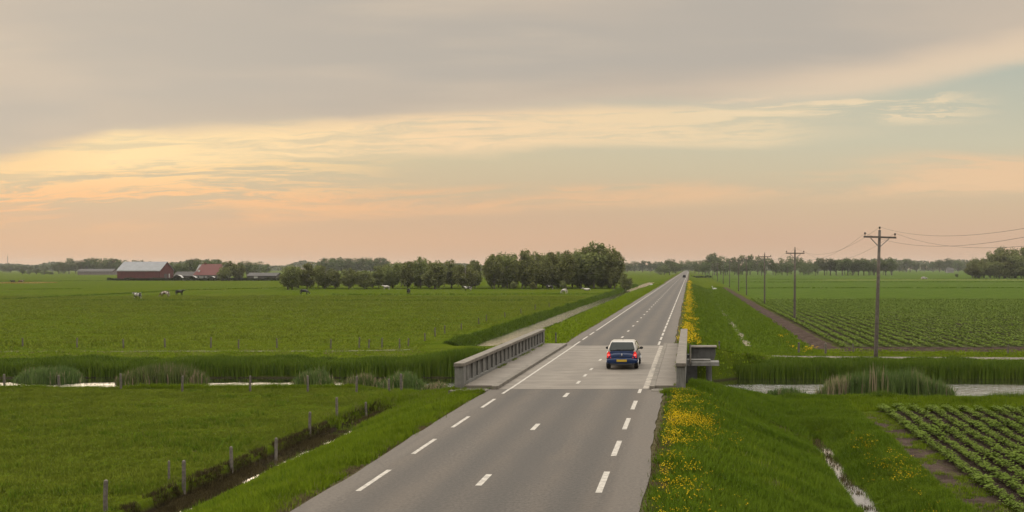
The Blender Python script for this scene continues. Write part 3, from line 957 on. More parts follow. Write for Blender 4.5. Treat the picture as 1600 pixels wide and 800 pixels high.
# ------------------------------------------------------------------ crops
def crop_plant(seed, n=34, r=0.16, h=0.15, ls=0.5):
    q = np.random.default_rng(seed)
    V, F = [], []
    for k in range(n):
        a = q.uniform(0, 2 * PI); rr = r * q.uniform(0.3, 1.0); zz = h * q.uniform(0.35, 1.0)
        c = np.array([rr * math.cos(a), rr * math.sin(a), zz])
        t = np.array([math.cos(a), math.sin(a), q.uniform(-0.5, 0.6)]); t /= np.linalg.norm(t)
        s = np.array([-math.sin(a), math.cos(a), q.uniform(-.3, .3)])
        L, W = ls * 0.075 * q.uniform(.7, 1.3), ls * 0.05 * q.uniform(.7, 1.3)
        n0 = len(V)
        V += [c - t * L, c + s * W, c + t * L, c - s * W]
        F += [(n0, n0 + 1, n0 + 2), (n0, n0 + 2, n0 + 3)]
    return np.array(V), np.array(F)


CROP = [crop_plant(60 + i) for i in range(6)]
CROPF = [crop_plant(70 + i, 11, 0.27, 0.24, 1.15) for i in range(5)]
for t in CROPF:
    t[0][:, :2] *= 1.15
Xs, Ys = [], []
for kx in range(18):
    xr = 9.55 + 0.78 * kx
    y = np.arange(18, 46.3 + 0.25 * math.sin(kx * 1.7), 0.115) + R.uniform(-.05, .05)
    y = y + R.normal(0, 0.035, len(y))
    keep = R.random(len(y)) > 0.07
    Xs.append(np.full(keep.sum(), xr) + R.normal(0, 0.05, keep.sum()) + (vnoise(y[keep] * 0 + kx, y[keep], 6, 50) - .5) * .12)
    Ys.append(y[keep])
X, Y = np.concatenate(Xs), np.concatenate(Ys)
k = in_view(X, Y, 40); X, Y = X[k], Y[k]
tag(scatter('crop_rows', CROP, X, Y, R.uniform(0.85, 1.6, len(X)) * (0.85 + 0.5 * vnoise(X, Y, 1.8, 51)), M['crop'], Z=height(X, Y) + 0.05, tint=np.clip(R.normal(0.55, 0.2, len(X)), 0, 1)),
    'young leafy crop in close rows on dark soil, near right field', 'crop', kind='stuff')
Xs, Ys = [], []
for kx in range(76):
    xr = 13.6 + 1.3 * kx
    y = np.arange(82.5, 205, 0.27)
    y = y + R.normal(0, 0.08, len(y))
    y = y[in_view(np.full(len(y), xr), y, 40)]
    keep = R.random(len(y)) > 0.08 + 0.25 * (vnoise(y * 0 + xr, y, 9, 53) > 0.8)
    Xs.append(np.full(keep.sum(), xr) + R.normal(0, 0.03, keep.sum()) + (vnoise(y[keep] * 0, y[keep], 25, 52) - .5) * .5)
    Ys.append(y[keep])
X, Y = np.concatenate(Xs), np.concatenate(Ys)
k = (np.abs(Y - 198.5) > 2.0); X, Y = X[k], Y[k]
tag(scatter('crop_rows', CROPF, X, Y, R.uniform(0.8, 1.25, len(X)) * (1 + Y / 600), M['crop'], tint=np.clip(R.normal(0.5, 0.2, len(X)), 0, 1)),
    'long rows of leafy crop in the wide field beyond the canal', 'crop', kind='stuff')

# ------------------------------------------------------------------ yellow flowers
def flower(seed, n=5, rs=0.12, h=0.25, pr=0.021):
    q = np.random.default_rng(seed)
    V, F = [], []
    for k in range(n):
        cx, cy = q.normal(0, rs, 2)
        cz = h * q.uniform(0.6, 1.15)
        tx, ty = q.uniform(-.5, .5, 2)
        n0 = len(V)
        for j in range(5):
            a = 2 * PI * j / 5
            V.append((cx + pr * math.cos(a), cy + pr * math.sin(a), cz + pr * (tx * math.cos(a) + ty * math.sin(a))))
        V.append((cx, cy, cz + pr * 0.6))
        F += [(n0 + j, n0 + (j + 1) % 5, n0 + 5) for j in range(5)]
    return np.array(V), np.array(F)


FL = [flower(80 + i) for i in range(5)]
FLF = [flower(90 + i, 7, 0.16, 0.32, 0.05) for i in range(4)]
n = 5200
Y = R.uniform(18.5, 40.6, n)
X = -0.75 + np.abs(R.normal(0.4, 0.85, n))
c = vnoise(X * 0.8, Y, 2.4, 60) * 0.6 + vnoise(X, Y, 0.8, 61) * 0.4
k = (c + R.normal(0, .17, n) > 0.60 + 0.09 * X) & (X < 3.0) & (R.random(n) < .7); X, Y = X[k], Y[k]
X2 = np.concatenate([7.35 + R.normal(0, .35, 60), 7.2 + R.normal(0, .25, 30), 6.9 + R.normal(0, .3, 12)])
Y2 = np.concatenate([32.5 + R.normal(0, 1.3, 60), 37.5 + R.normal(0, .8, 30), 27 + R.normal(0, 1, 12)])
X, Y = np.concatenate([X, X2]), np.concatenate([Y, Y2])
tag(scatter('yellow_flowers', FL, X, Y, R.uniform(0.6, 1.0, len(X)), M['petal']), 'patches of small yellow wild flowers on the near right verge', 'flowers', kind='stuff')
n = 850
Y = 67 + R.random(n) ** 1.8 * 300
X = -0.15 + R.normal(0, 0.42, n)
k = (vnoise(X, Y, 5, 62) + R.normal(0, .1, n) > 0.3) & (X > -0.8); X, Y = X[k], Y[k]
X2 = np.concatenate([10.6 + R.normal(0, 0.8, 9), 9.5 + R.normal(0, .6, 8)]); Y2 = np.concatenate([80.0 + R.normal(0, 1.0, 9), 92 + R.normal(0, 8, 8)])
X, Y = np.concatenate([X, X2]), np.concatenate([Y, Y2])
tag(scatter('yellow_flowers', FLF, X, Y, R.uniform(0.6, 0.95, len(X)) * (1 + Y / 700), M['petal']), 'dense yellow flower band along the right road edge beyond the bridge', 'flowers', kind='stuff')

# ------------------------------------------------------------------ bridge
BY0, BY1 = 41.2, 64.2
br = empty('road_bridge', (-5, (BY0 + BY1) / 2, 0), 0, 'flat concrete road bridge with jointed slabs and solid side parapets over the canal', 'bridge')
OX, OY = -5, (BY0 + BY1) / 2


class BB(MB):
    def box(s, x0, x1, y0, y1, z0, z1):
        super().box(x0 - OX, x1 - OX, y0 - OY, y1 - OY, z0, z1)


b = BB(); b.box(-8.5, -1.8, BY0, BY1, -0.55, 0.004); b.build('deck', M['deck'], br)
b = BB(); b.box(-8.045, -7.935, BY0, BY1, 0.004, 0.009)
b.build('edge_line', M['paint'], br)
for yc in (43.6, 46.4, 49.3, 54.2, 59.5):
    b = BB(); b.box(-5.31, -5.17, yc - 0.5, yc + 0.5, 0.004, 0.009); b.build('centre_dash', M['paint'], br)
# sidewalks with a bevelled kerb stone each
b = BB(); b.box(-10.05, -8.8, BY0 + 0.1, BY1, -0.5, 0.15); b.build('sidewalk', M['deck'], br)
b = BB(); b.box(-8.797, -8.503, BY0 - 0.1, BY1 + 0.1, -0.5, 0.16); b.build('kerb', M['concrete'], br, 0.03)
b = BB(); b.box(-1.797, -1.55, BY0 - 0.1, BY1 + 0.1, -0.5, 0.16); b.build('kerb', M['concrete'], br, 0.03)
b = BB(); b.box(-1.547, -0.6, BY0 + 0.1, BY1, -0.5, 0.15); b.build('sidewalk', M['deck'], br)
# pale painted strip in the gutter by the right kerb
b = BB(); b.box(-2.10, -1.83, BY0 + 0.2, BY1 - 0.2, 0.004, 0.009); b.build('edge_line', simple('faded_white_strip', (0.19, 0.168, 0.138), 0.8, 0, 0.35, 2.0), br)
# parapets
for (x0, x1, face) in ((-10.45, -10.05, 1), (-0.6, -0.2, -1)):
    pr = bpy.data.objects.new('parapet', None); col.objects.link(pr); pr.parent = br
    b = BB(); b.box(x0 + 0.02, x1 - 0.02, BY0 + 0.55, BY1 - 0.55, -0.6, 0.27); b.build('plinth', M['concrete_grey'], pr, 0.012)
    b = BB(); b.box(x0 - 0.03, x1 + 0.03, BY0 - 0.06, BY1 + 0.06, 1.0, 1.16); b.build('cap_rail', M['concrete'], pr, 0.02)
    xm = (x0 + x1) / 2
    b = BB(); b.box(xm - 0.05, xm + 0.05, BY0 + 0.55, BY1 - 0.55, 0.272, 0.997); b.build('panel', M['concrete_grey'], pr)
    for yy in (BY0, BY1 - 0.55):
        b = BB(); b.box(x0, x1, yy + 0.003, yy + 0.547, -0.6, 0.997); b.build('end_post', M['concrete_grey'], pr, 0.02)
    nb = 20
    for i in range(nb):
        yc = BY0 + 0.55 + (i + 0.5) * (BY1 - BY0 - 1.1) / nb
        b = BB()
        b.box(x0 + 0.06, xm - 0.053, yc - 0.16, yc + 0.16, 0.273, 0.996)
        b.box(xm + 0.053, x1 - 0.06, yc - 0.16, yc + 0.16, 0.273, 0.996)
        b.build('baluster', M['concrete_grey'], pr, 0.012)
# ends, abutments, under side
b = BB(); b.box(-10.55, -8.9, BY0 - 0.7, BY0 - 0.003, -0.4, 0.03); b.build('apron_slab', M['concrete'], br, 0.02)
b = BB(); b.box(-1.7, 0.2, BY0 - 0.7, BY0 - 0.003, -0.4, 0.03); b.build('apron_slab', M['concrete'], br, 0.02)
for k in range(6):
    xx = -9.6 + k * 1.75
    b = BB(); b.box(xx, xx + 0.45, BY0 + 1, BY1 - 0.5, -1.05, -0.553); b.build('girder', M['concrete_dark'], br)
b = BB(); b.box(-10.6, 1.35, 60.6, 61.3, -1.02, -0.62); b.box(0.1, 1.9, 60.2, 61.5, -0.98, -0.74)
b.build('pier_cap', M['concrete_grey'], br, 0.02)
for xx in (-9.6, -6.6, -3.6, -0.9, 1.25):
    b = BB(); b.tube([(xx - OX, 61.0 - OY, -3.3), (xx - OX, 61.0 - OY, -0.95)], 0.19, 12); b.build('pier', M['concrete_dark'], br)
b = BB(); b.box(-10.7, 0.5, 63.3, 64.1, -3.4, -0.56); b.build('abutment', M['concrete_dark'], br)
b = BB(); b.box(-10.4, 0.0, 45.3, 46.0, -2.6, -0.56); b.build('abutment', M['concrete_dark'], br)
# rounded grey wing wall on the far right bank
b = MB()
pl = [(0.1, -0.95), (1.35, -0.95), (1.62, -0.8), (1.72, -0.45), (1.72, -0.02), (0.1, 0.03)]
b.prism([(q[0] - OX, q[1]) for q in pl], 62.2 - OY, 63.0 - OY); b.build('wing_wall', M['concrete_dark'], br, 0.05)
b = BB(); b.box(0.08, 1.8, 62.05, 63.15, 0.033, 0.12); b.build('wing_coping', M['concrete'], br, 0.02)
b = BB(); b.tube([(0.02 - OX, 60.4 - OY, -0.9), (0.02 - OX, 60.4 - OY, 0.35)], 0.06, 8); b.build('drain_pipe', M['concrete'], br)
b = MB()
pl = [(-0.18, -2.6), (0.55, -2.6), (0.55, -1.5), (0.3, -0.85), (-0.18, -0.7)]
b.prism([(q[0] - OX, q[1]) for q in pl], 45.6 - OY, 46.4 - OY); b.build('wing_wall', M['concrete_grey'], br, 0.03)

# ------------------------------------------------------------------ cars
def make_car(paint, roofm, lit, loc, rz, label, full=True):
    car = empty('car', loc, rz, label, 'car')
    gl = M['glass']
    def ring(y, w, z0, z1, n=20, e=3.2, belly=0.0):
        pts = []
        zc, hh = (z0 + z1) / 2, (z1 - z0) / 2
        for k in range(n):
            a = 2 * PI * (k + 0.5) / n
            cx, sz = math.cos(a), math.sin(a)
            xx = w * math.copysign(abs(cx) ** (2 / e), cx)
            zz = hh * math.copysign(abs(sz) ** (2 / e), sz)
            xx *= 1.0 - 0.10 * max(0, zz / hh) ** 2
            pts.append(Vector((xx, y, zc + zz)))
        return pts
    b = MB()
    b.loft([ring(0.0, .70, .40, .78), ring(0.04, .78, .32, .86), ring(0.14, .815, .26, .93), ring(0.6, .835, .22, .96), ring(1.2, .84, .2, .96), ring(2.0, .84, .2, .95),
            ring(2.7, .835, .2, .93), ring(3.2, .82, .22, .86), ring(3.55, .76, .26, .76), ring(3.74, .64, .34, .66)])
    b.build('body', paint, car, smooth=True)
    # cabin shell with roof and pillars in the roof colour
    def cr(y, wb, wt, zb, zt):
        return [Vector(q) for q in ((-wb, y, zb), (wb, y, zb), (wb * .98, y, zb + (zt - zb) * .4), (wt, y, zt - .06), (wt * .86, y, zt), (-wt * .86, y, zt), (-wt, y, zt - .06), (-wb * .98, y, zb + (zt - zb) * .4))]
    rings = [[Vector((-.74, .10, .90)), Vector((.74, .10, .90)), Vector((.73, .12, .98)), Vector((.68, .14, 1.03)), Vector((.5, .145, 1.04)), Vector((-.5, .145, 1.04)), Vector((-.68, .14, 1.03)), Vector((-.73, .12, .98))],
             cr(.40, .77, .625, .9, 1.405), cr(.52, .775, .63, .9, 1.44), cr(1.1, .785, .645, .9, 1.475), cr(1.7, .785, .645, .9, 1.465), cr(2.15, .78, .62, .9, 1.40), cr(2.85, .72, .60, .85, .96)]
    b = MB(); b.loft(rings); b.build('roof', roofm, car, smooth=True)
    # tailgate skin (body colour), tracks the slanted tail
    b = MB()
    b.loft([[Vector(q) for q in ((-.68, -.004, .55), (.68, -.004, .55), (.66, .035, .80), (.60, .075, .98), (-.60, .075, .98), (-.66, .035, .80))],
            [Vector(q) for q in ((-.68, .2, .55), (.68, .2, .55), (.66, .2, .80), (.60, .2, .98), (-.60, .2, .98), (-.66, .2, .80))]])
    tg = b.build('tailgate', paint, car, 0.015)
    # rear window on the slanted back
    b = MB()
    q = [(-.63, .085, 1.0), (.63, .085, 1.0), (.675, .10, 1.06), (.575, .352, 1.385), (.53, .372, 1.41), (-.53, .372, 1.41), (-.575, .352, 1.385), (-.675, .10, 1.06)]
    b.loft([[Vector((x, y - .022, z + .012)) for x, y, z in q], [Vector((x, y + .06, z - .03)) for x, y, z in q]])
    rw = b.build('rear_window', gl, car)
    if full:
        b = MB(); b.box(-.30, .02, .058, .085, 1.035, 1.058); b.box(-.02, .03, .05, .09, 1.02, 1.065); b.build('wiper', M['blackplastic'], rw)
        b = MB()                                                         # small upright silver diamond badge
        b.loft([[Vector(p) for p in ((0, -.022, .715), (.038, -.022, .79), (0, -.012, .865), (-.038, -.022, .79))],
                [Vector(p) for p in ((0, .03, .715), (.038, .03, .79), (0, .04, .865), (-.038, .03, .79))]])
        b.build('emblem', M['chrome'], tg)
        b = MB(); b.box(-.14, .14, -.018, .03, .665, .69); b.build('handle', M['blackplastic'], tg)
    # bumper
    b = MB()
    b.loft([ring(-.055, .66, .33, .56, e=3.5), ring(-.035, .775, .30, .585, e=4), ring(.06, .825, .285, .60, e=4.5), ring(.36, .85, .285, .60, e=5)])
    bp = b.build('bumper', paint, car, smooth=True)
    b = MB(); b.box(-.62, .62, -.045, .2, .22, .325); b.build('valance', M['blackplastic'], car, 0.02)
    b = MB(); b.box(-.27, .27, -.072, -.03, .415, .53); pt = b.build('number_plate', M['plate'], car, 0.008)
    # lights
    for s in (-1, 1):
        b = MB()
        q = [(.56, .60), (.79, .61), (.80, .80), (.745, .93), (.66, .94), (.60, .78)]
        b.loft([[Vector((s * x, -.012 + max(0, (x - .6)) * .16 + (z - .6) * .12, z)) for x, z in q], [Vector((s * x * .98, .16, z)) for x, z in q]])
        tl = b.build('tail_light', M['tail'] if lit else M['tail_off'], car, 0.012)
        if full:
            b = MB(); b.tube([(s * .70, -.012, .765), (s * .70, .02, .765)], .055, 12); b.build('lamp', M['lamp'] if lit else M['tail_off'], tl)
        b = MB()
        b.loft([[Vector((s * (.93 + .1 * math.cos(a)), 1.98, .98 + .075 * math.sin(a))) for a in np.linspace(0, 2 * PI, 12, endpoint=False)],
                [Vector((s * (.93 + .085 * math.cos(a)), 2.10, .98 + .065 * math.sin(a))) for a in np.linspace(0, 2 * PI, 12, endpoint=False)],
                [Vector((s * (.93 + .04 * math.cos(a)), 2.16, .98 + .03 * math.sin(a))) for a in np.linspace(0, 2 * PI, 12, endpoint=False)]])
        b.box(s * .86 - .08, s * .86 + .03, 2.02, 2.07, .92, .97)
        b.build('side_mirror', M['blackplastic'], car)
        # side glass
        b = MB()
        q = [(.66, .97), (1.5, .97), (2.62, .97), (2.1, 1.345), (1.3, 1.395), (.62, 1.34)]
        def wx(z): return .777 - (z - .95) * .31
        b.loft([[Vector((s * (wx(z) + .02), y, z)) for y, z in q], [Vector((s * (wx(z) - .05), y, z)) for y, z in q]])
        b.build('side_window', gl, car)
        for yy in (.56, 2.98):
            b = MB()
            a = np.linspace(0, 2 * PI, 24, endpoint=False)
            def wr(x, r): return [Vector((s * x, yy + r * math.cos(t), .30 + r * math.sin(t))) for t in a]
            b.loft([wr(.63, .27), wr(.65, .30), wr(.82, .30), wr(.845, .27)])
            ty = b.build('wheel', M['black'], car)
            if full:
                b = MB(); b.loft([wr(.80, .19), wr(.858, .185), wr(.862, .06)]); b.build('rim', M['chrome'], ty)
    if full:
        b = MB()
        b.loft([[Vector((x, y, z)) for x, y, z in ((-.60, 2.80, 1.0), (.60, 2.80, 1.0), (.55, 2.2, 1.385), (-.55, 2.2, 1.385))],
                [Vector((x, y, z - .03)) for x, y, z in ((-.60, 2.70, 1.0), (.60, 2.70, 1.0), (.55, 2.1, 1.385), (-.55, 2.1, 1.385))]])
        b.build('windscreen', gl, car)
        b = MB(); b.tube([(0, 1.0, 1.47), (0, .62, 1.62)], .008, 6); b.build('aerial', M['blackplastic'], car)
    return car


M['glass'] = simple('dark_tinted_glass', (0.014, 0.018, 0.016), 0.12, 0, 0.1, 3, 0, 0.22)
M['chrome'] = simple('silver_trim', (0.55, 0.56, 0.58), 0.3, 0.85, 0.05, 3)
def car_paint(name, c):
    m, N, p = new_mat(name)
    N.put(p.inputs['Base Color'], N.mix(N.step(N.noise(N.obj(), 1.5, 3.0), .3, .7), c, tuple(x * 0.9 for x in c[:3]) + (1,)))
    p.inputs['Roughness'].default_value = 0.28
    p.inputs['Coat Weight'].default_value = 0.12
    p.inputs['Specular IOR Level'].default_value = 0.3
    p.inputs['Coat Roughness'].default_value = 0.08
    return m
M['blue'] = car_paint('dark_blue_car_paint', (0.003, 0.016, 0.060, 1))
M['white'] = car_paint('white_car_paint', (0.40, 0.38, 0.345, 1))
M['dark'] = simple('matte_dark_car_body', (0.010, 0.010, 0.011), 0.9, 0, .1, 3, 0, 0.0)  # plain dark colour, rough and without specular
M['tail'] = simple('lit_red_lens', (0.42, 0.012, 0.010), 0.25, 0, 0.1, 6, emit=((1.0, 0.03, 0.02, 1), 0.22))
M['lamp'] = simple('glowing_brake_lamp', (0.6, 0.05, 0.05), 0.3, 0, 0.05, 6, emit=((1.0, 0.16, 0.13, 1), 1.0))
M['tail_off'] = simple('unlit_red_lens', (0.2, 0.008, 0.008), 0.25, 0, 0.1, 6)
M['plate'] = simple('yellow_plate', (0.50, 0.33, 0.02), 0.5, 0, 0.1, 12)

cx = (971.5 - VPX) / F_PX * 49.0
make_car(M['blue'], M['white'], True, (cx, 49.0, 0.012), 0.0, 'dark blue hatchback with a white roof and lit brake lights, driving over the bridge')
make_car(M['dark'], M['dark'], True, (-2.95, 489.0, 0.005), PI, 'tiny dark car far down the road near the horizon', full=False)
xw, yw_ = gp(1445, 436.3, -1.7)
make_car(M['white'], M['white'], False, (xw - 1.9, yw_, float(height(xw, yw_)) + 0.02), -PI / 2 + 0.25, 'small white car parked far out in the right field', full=False)

# ------------------------------------------------------------------ utility poles and lines
POLE_X = 14.45
pole_px = [1368.5, 1241.5, 1194.7, 1166.5, 1154.0, 1140.0, 1130.0, 1121.0, 1113.5]
pole_xy = [(POLE_X + (0.0, -.25, .1, .2, .2, 0, 0, 0, 0)[i], (POLE_X + (0.0, -.25, .1, .2, .2, 0, 0, 0, 0)[i]) * F_PX / (px - VPX)) for i, px in enumerate(pole_px)]
lean = [0.030, 0.006, 0.0, -0.012, 0.008, 0, 0, 0, 0]
PH = [9.95, 9.6, 9.7, 9.9, 9.7, 9.8, 9.8, 9.8, 9.8]
names_p = ['tall wooden utility pole nearest the bridge, beside the gravel track', 'second wooden utility pole behind the nearest one',
           'third wooden utility pole, at the dark ditch line across the crop', 'fourth wooden utility pole, halfway along the receding line',
           'fifth wooden utility pole along the receding line', 'sixth, thin looking utility pole before the distant trees',
           'seventh, very distant utility pole before the distant trees', 'eighth, very distant utility pole close to the road end', 'last utility pole seen at the far end of the line']


def make_pole(H):
    root = empty('utility_pole')
    b = MB(); b.tube([(0, 0, -0.4), (0, 0, 0.5), (0, 0, H * .5), (0, 0, H)], [.17, .165, .14, .105], 12); b.build('pole', M['pole'], root, smooth=True)
    b = MB(); b.box(-1.27, 1.27, -.225, -.105, H - .62, H - .48); b.build('crossarm', M['pole'], root, .012)
    for s in (-1, 1):
        b = MB(); b.tube([(s * .08, -.11, H - 1.25), (s * .72, -.16, H - .64)], .035, 6); b.build('brace', M['steel'], root)
    for xx, zb in ((-1.17, H - .48), (1.17, H - .48), (0, H)):
        b = MB(); yy = -.165 if xx else 0
        b.tube([(xx, yy, zb - .03), (xx, yy, zb + .10), (xx, yy, zb + .105), (xx, yy, zb + .16), (xx, yy, zb + .165), (xx, yy, zb + .24), (xx, yy, zb + .27)],
               [.018, .018, .075, .085, .055, .09, .04], 10)
        b.build('insulator', M['ceramic'], root)
    return root


proto = make_pole(9.8)
pts_w = [[], [], []]
for i, ((x, y), ln) in enumerate(zip(pole_xy, lean)):
    r = proto if i == 0 else copy_tree(proto)
    zg = float(height(x, y))
    zs = PH[i] / 9.8
    r.location = (x, y, zg)
    r.rotation_euler = (0, ln, R.uniform(-.03, .03))
    r.scale = (1, 1, zs)
    tag(r, names_p[i], 'utility pole', 'wooden utility poles along the crop field')
    for w, (ox, oz) in enumerate(((-1.17, 9.55), (0, 10.03), (1.17, 9.55))):
        pts_w[w].append(Vector((x + ox + ln * oz, y - (.165 if ox else 0), zg + oz * zs)))
wl = ['left overhead power line of the three strung between the poles', 'middle overhead power line running over the pole tops', 'right overhead power line of the three strung between the poles']
for w in range(3):
    P = pts_w[w]
    near = Vector((P[0].x + 0.2, 20.5, P[0].z - 0.1))        # the next pole stands beside the camera, outside the frame
    P = [near] + P
    path = []
    for a, b_ in zip(P[:-1], P[1:]):
        L = (b_ - a).length
        n = 26 if a.y < 300 else 8
        for i in range(n):
            t = i / n
            sag = 1.55 * (L / 53) * 4 * t * (1 - t) * (1, .93, 1.06)[w]
            path.append(a.lerp(b_, t) - Vector((0, 0, sag)))
    path.append(P[-1])
    b = MB(); b.tube(path, .008, 5)
    tag(b.build('power_line', M['wire']), wl[w], 'power line', 'overhead power lines')

# ------------------------------------------------------------------ fence posts
def post_mesh(h, r, seed):
    q = random.Random(seed)
    b = MB()
    tl = q.uniform(-.02, .02)
    b.tube([(0, 0, -.3), (0, 0, h * .4), (tl, tl * .5, h * .97), (tl, tl * .5, h)], [r, r * .98, r * .9, r * .55], 9)
    me_o = b.build('fence_post', M['post'], smooth=False)
    me = me_o.data
    bpy.data.objects.remove(me_o)
    return me


PM = [post_mesh(0.93, .062, i) for i in range(4)]


def post(x, y, label, group, hs=1.0, lean_=0.03, cat='fence post', rs=1.0):
    o = bpy.data.objects.new('fence_post', random.choice(PM))
    col.objects.link(o)
    o.location = (x, y, float(height(x, y)))
    o.rotation_euler = (random.uniform(-lean_, lean_), random.uniform(-lean_, lean_), random.uniform(0, 6))
    o.scale = (rs, rs, hs)
    return tag(o, label, cat, group)


ordn = ['first', 'second', 'third', 'fourth', 'fifth', 'sixth', 'seventh', 'eighth', 'ninth', 'tenth', 'eleventh', 'twelfth']
near_posts = [(165, 797), (287, 757), (362, 725), (431, 698), (484, 672), (526, 652), (572, 637)]
for i, (a, c) in enumerate(near_posts):
    x, y = gp(a, c, -1.7)
    post(x, y, f'{ordn[i]} grey wooden post from the camera along the muddy left ditch', 'fence posts along the left ditch', 1.0 + (0.06 if i == 1 else 0))
x, y = gp(264, 755, -1.7); post(x, y, 'thin short leaning stake just left of the ditch fence', None, 0.75, .06, 'stake', .6)
row = [(7, 606), (92, 606), (189, 609), (285, 612), (391, 613), (481, 613), (557, 615)]
for i, (a, c) in enumerate(row):
    x, y = gp(a, c, -1.75)
    post(x, min(y, 56.2), f'{ordn[i]} fence post from the left along the canal end of the pasture', 'fence posts along the canal end of the pasture', 1.0)
x, y = gp(608, 617, -1.75); post(x, min(y, 55.5), 'slightly shorter fence post of the pair before the left bridge head', None, .9)
x, y = gp(627, 611, -1.6); post(x, min(y, 55.0), 'tall pale fence post of the pair before the left bridge head', None, 1.15, .02, 'fence post', 1.25)
for a in (33, 123, 197, 254, 330, 375, 432, 518, 560, 579, 599, 626):
    x, y = gp(a, 544.0, -1.7)
    post(x, y + random.uniform(-.5, .5), 'small dark fence post beyond the canal along the worn track', 'fence posts beyond the canal', random.uniform(.85, 1.15))
for (a, c) in [(638, 541), (664, 533), (680, 527), (695, 523), (721, 516), (748, 507), (760, 503), (789, 497), (814, 491), (836, 485), (858, 480)]:
    x, y = gp(a, c, -1.7)
    post(x, y, 'small dark fence post in the pasture beside the wide far ditch', 'fence posts beside the wide far ditch', random.uniform(.8, 1.1))
for i, (a, c) in enumerate([(1248, 552), (1290, 553), (1333, 551), (1575, 552)]):
    x, y = gp(a, c, -1.68)
    post(x, y, ['thick grey post left of the bare soil strip by the track', 'thick grey post at the foot of the bare soil strip by the track', 'grey post just left of the nearest utility pole', 'grey post by the track at the right edge of the photo'][i],
         'posts along the gravel track', (1.0, 1.0, .8, .8)[i], .02, 'fence post', (1.4, 1.4, 1, 1)[i])


def marker(x, y, label):
    r = empty('marker_post', (x, y, float(height(x, y))), 0, label, 'marker post', 'roadside marker posts')
    b = MB(); b.box(-.05, .05, -.03, .03, -.2, .82); b.build('post', M['post'], r, .01)
    b = MB(); b.box(-.053, .053, -.033, .033, .62, .74); b.build('reflector_band', M['blackplastic'], r)
marker(-9.75, 67.5, 'short marker post on the grass just past the left parapet')
marker(2.1, 66.6, 'short dark marker post by the track right of the bridge')

# ------------------------------------------------------------------ trees
HT = {}


def make_tree(name, seed, H=10.0, wid=3.6, cb=0.22, lobes=16, leaves=4200, leaf=0.30, trunk=0.16, top=1.0, mat='leaf_grove', egg=0.55, multi=1):
    q = np.random.default_rng(seed)
    root = empty(name)
    b = MB()
    tops = []
    for t in range(multi):
        ox, oy = q.normal(0, .35, 2) if multi > 1 else (0, 0)
        b.tube([(ox, oy, -.4), (ox, oy, .2), (ox * 1.2, oy * 1.2, H * .35), (ox * 1.5, oy * 1.4, H * .75)], [trunk * 1.4, trunk, trunk * .75, trunk * .25], 8)
    # lobes in an egg-shaped envelope
    L = []
    zc = H * (cb + (1 - cb) * egg)
    for i in range(lobes):
        for _ in range(50):
            v = q.normal(0, 1, 3); v /= np.linalg.norm(v); v *= q.random() ** (1 / 2.4)
            c = np.array([v[0] * wid * .72, v[1] * wid * .72, 0])
            up = (1 - egg) * (1 - cb) * H if v[2] > 0 else egg * (1 - cb) * H
            c[2] = zc + v[2] * up * .74
            if all(np.linalg.norm((c - l[0]) / np.array([wid, wid, H * .4])) > .23 for l in L): break
        L.append((c, wid * q.uniform(.18, .40)))
    for c, r in L:
        z0 = max(H * .15, min(c[2] - q.uniform(.5, 2.0) - np.hypot(c[0], c[1]) * .5, H * .7))
        b.tube([(0, 0, z0), tuple(np.array([0, 0, z0]) * .45 + c * .55 - np.array([0, 0, .2])), tuple(c)], [trunk * .45, trunk * .28, trunk * .08], 5)
    b.build('trunk', M['bark'], root, smooth=True)
    V, F, T = [], [], []
    per = leaves // lobes
    for c, r in L:
        n = int(per * (r / (wid * .35)) ** 2)
        d = q.normal(0, 1, (n, 3)); d /= np.linalg.norm(d, axis=1)[:, None]
        rad = r * (0.30 + 0.80 * q.random(n) ** .55 + .45 * q.random(n) * (q.random(n) < .2)) * (1 + .22 * np.sin(d[:, 0] * 5 + c[0] * 3) * np.cos(d[:, 2] * 4 + c[1]))
        pts = c + d * rad[:, None] * np.array([.92, .92, 1.2])
        ok = pts[:, 2] > H * cb * .8
        pts = pts[ok]; n = len(pts); d = d[ok]
        a = q.normal(0, 1, (n, 3)) + d * .5
        a /= np.linalg.norm(a, axis=1)[:, None]
        u = np.cross(a, q.normal(0, 1, (n, 3))); u /= np.linalg.norm(u, axis=1)[:, None]
        w = np.cross(a, u)
        s = leaf * q.uniform(.6, 1.3, n)[:, None]
        quad = np.stack([pts - u * s * .6, pts + w * s * .36, pts + u * s * .6, pts - w * s * .36], 1)
        base = len(V) * 1
        V.append(quad.reshape(-1, 3)); T.append(np.repeat(np.clip(q.normal(.45, .22, n), 0, 1), 4))
    V = np.concatenate(V); T = np.concatenate(T)
    me = np_mesh('crown', V, np.arange(len(V)).reshape(-1, 4), T)
    link('crown', me, M[mat], root)
    root['h'] = float(V[:, 2].max())
    HT[name + str(seed)] = root['h']
    root['key'] = name + str(seed)
    return root


def drop(o):
    for ch in list(o.children): drop(ch)
    bpy.data.objects.remove(o)


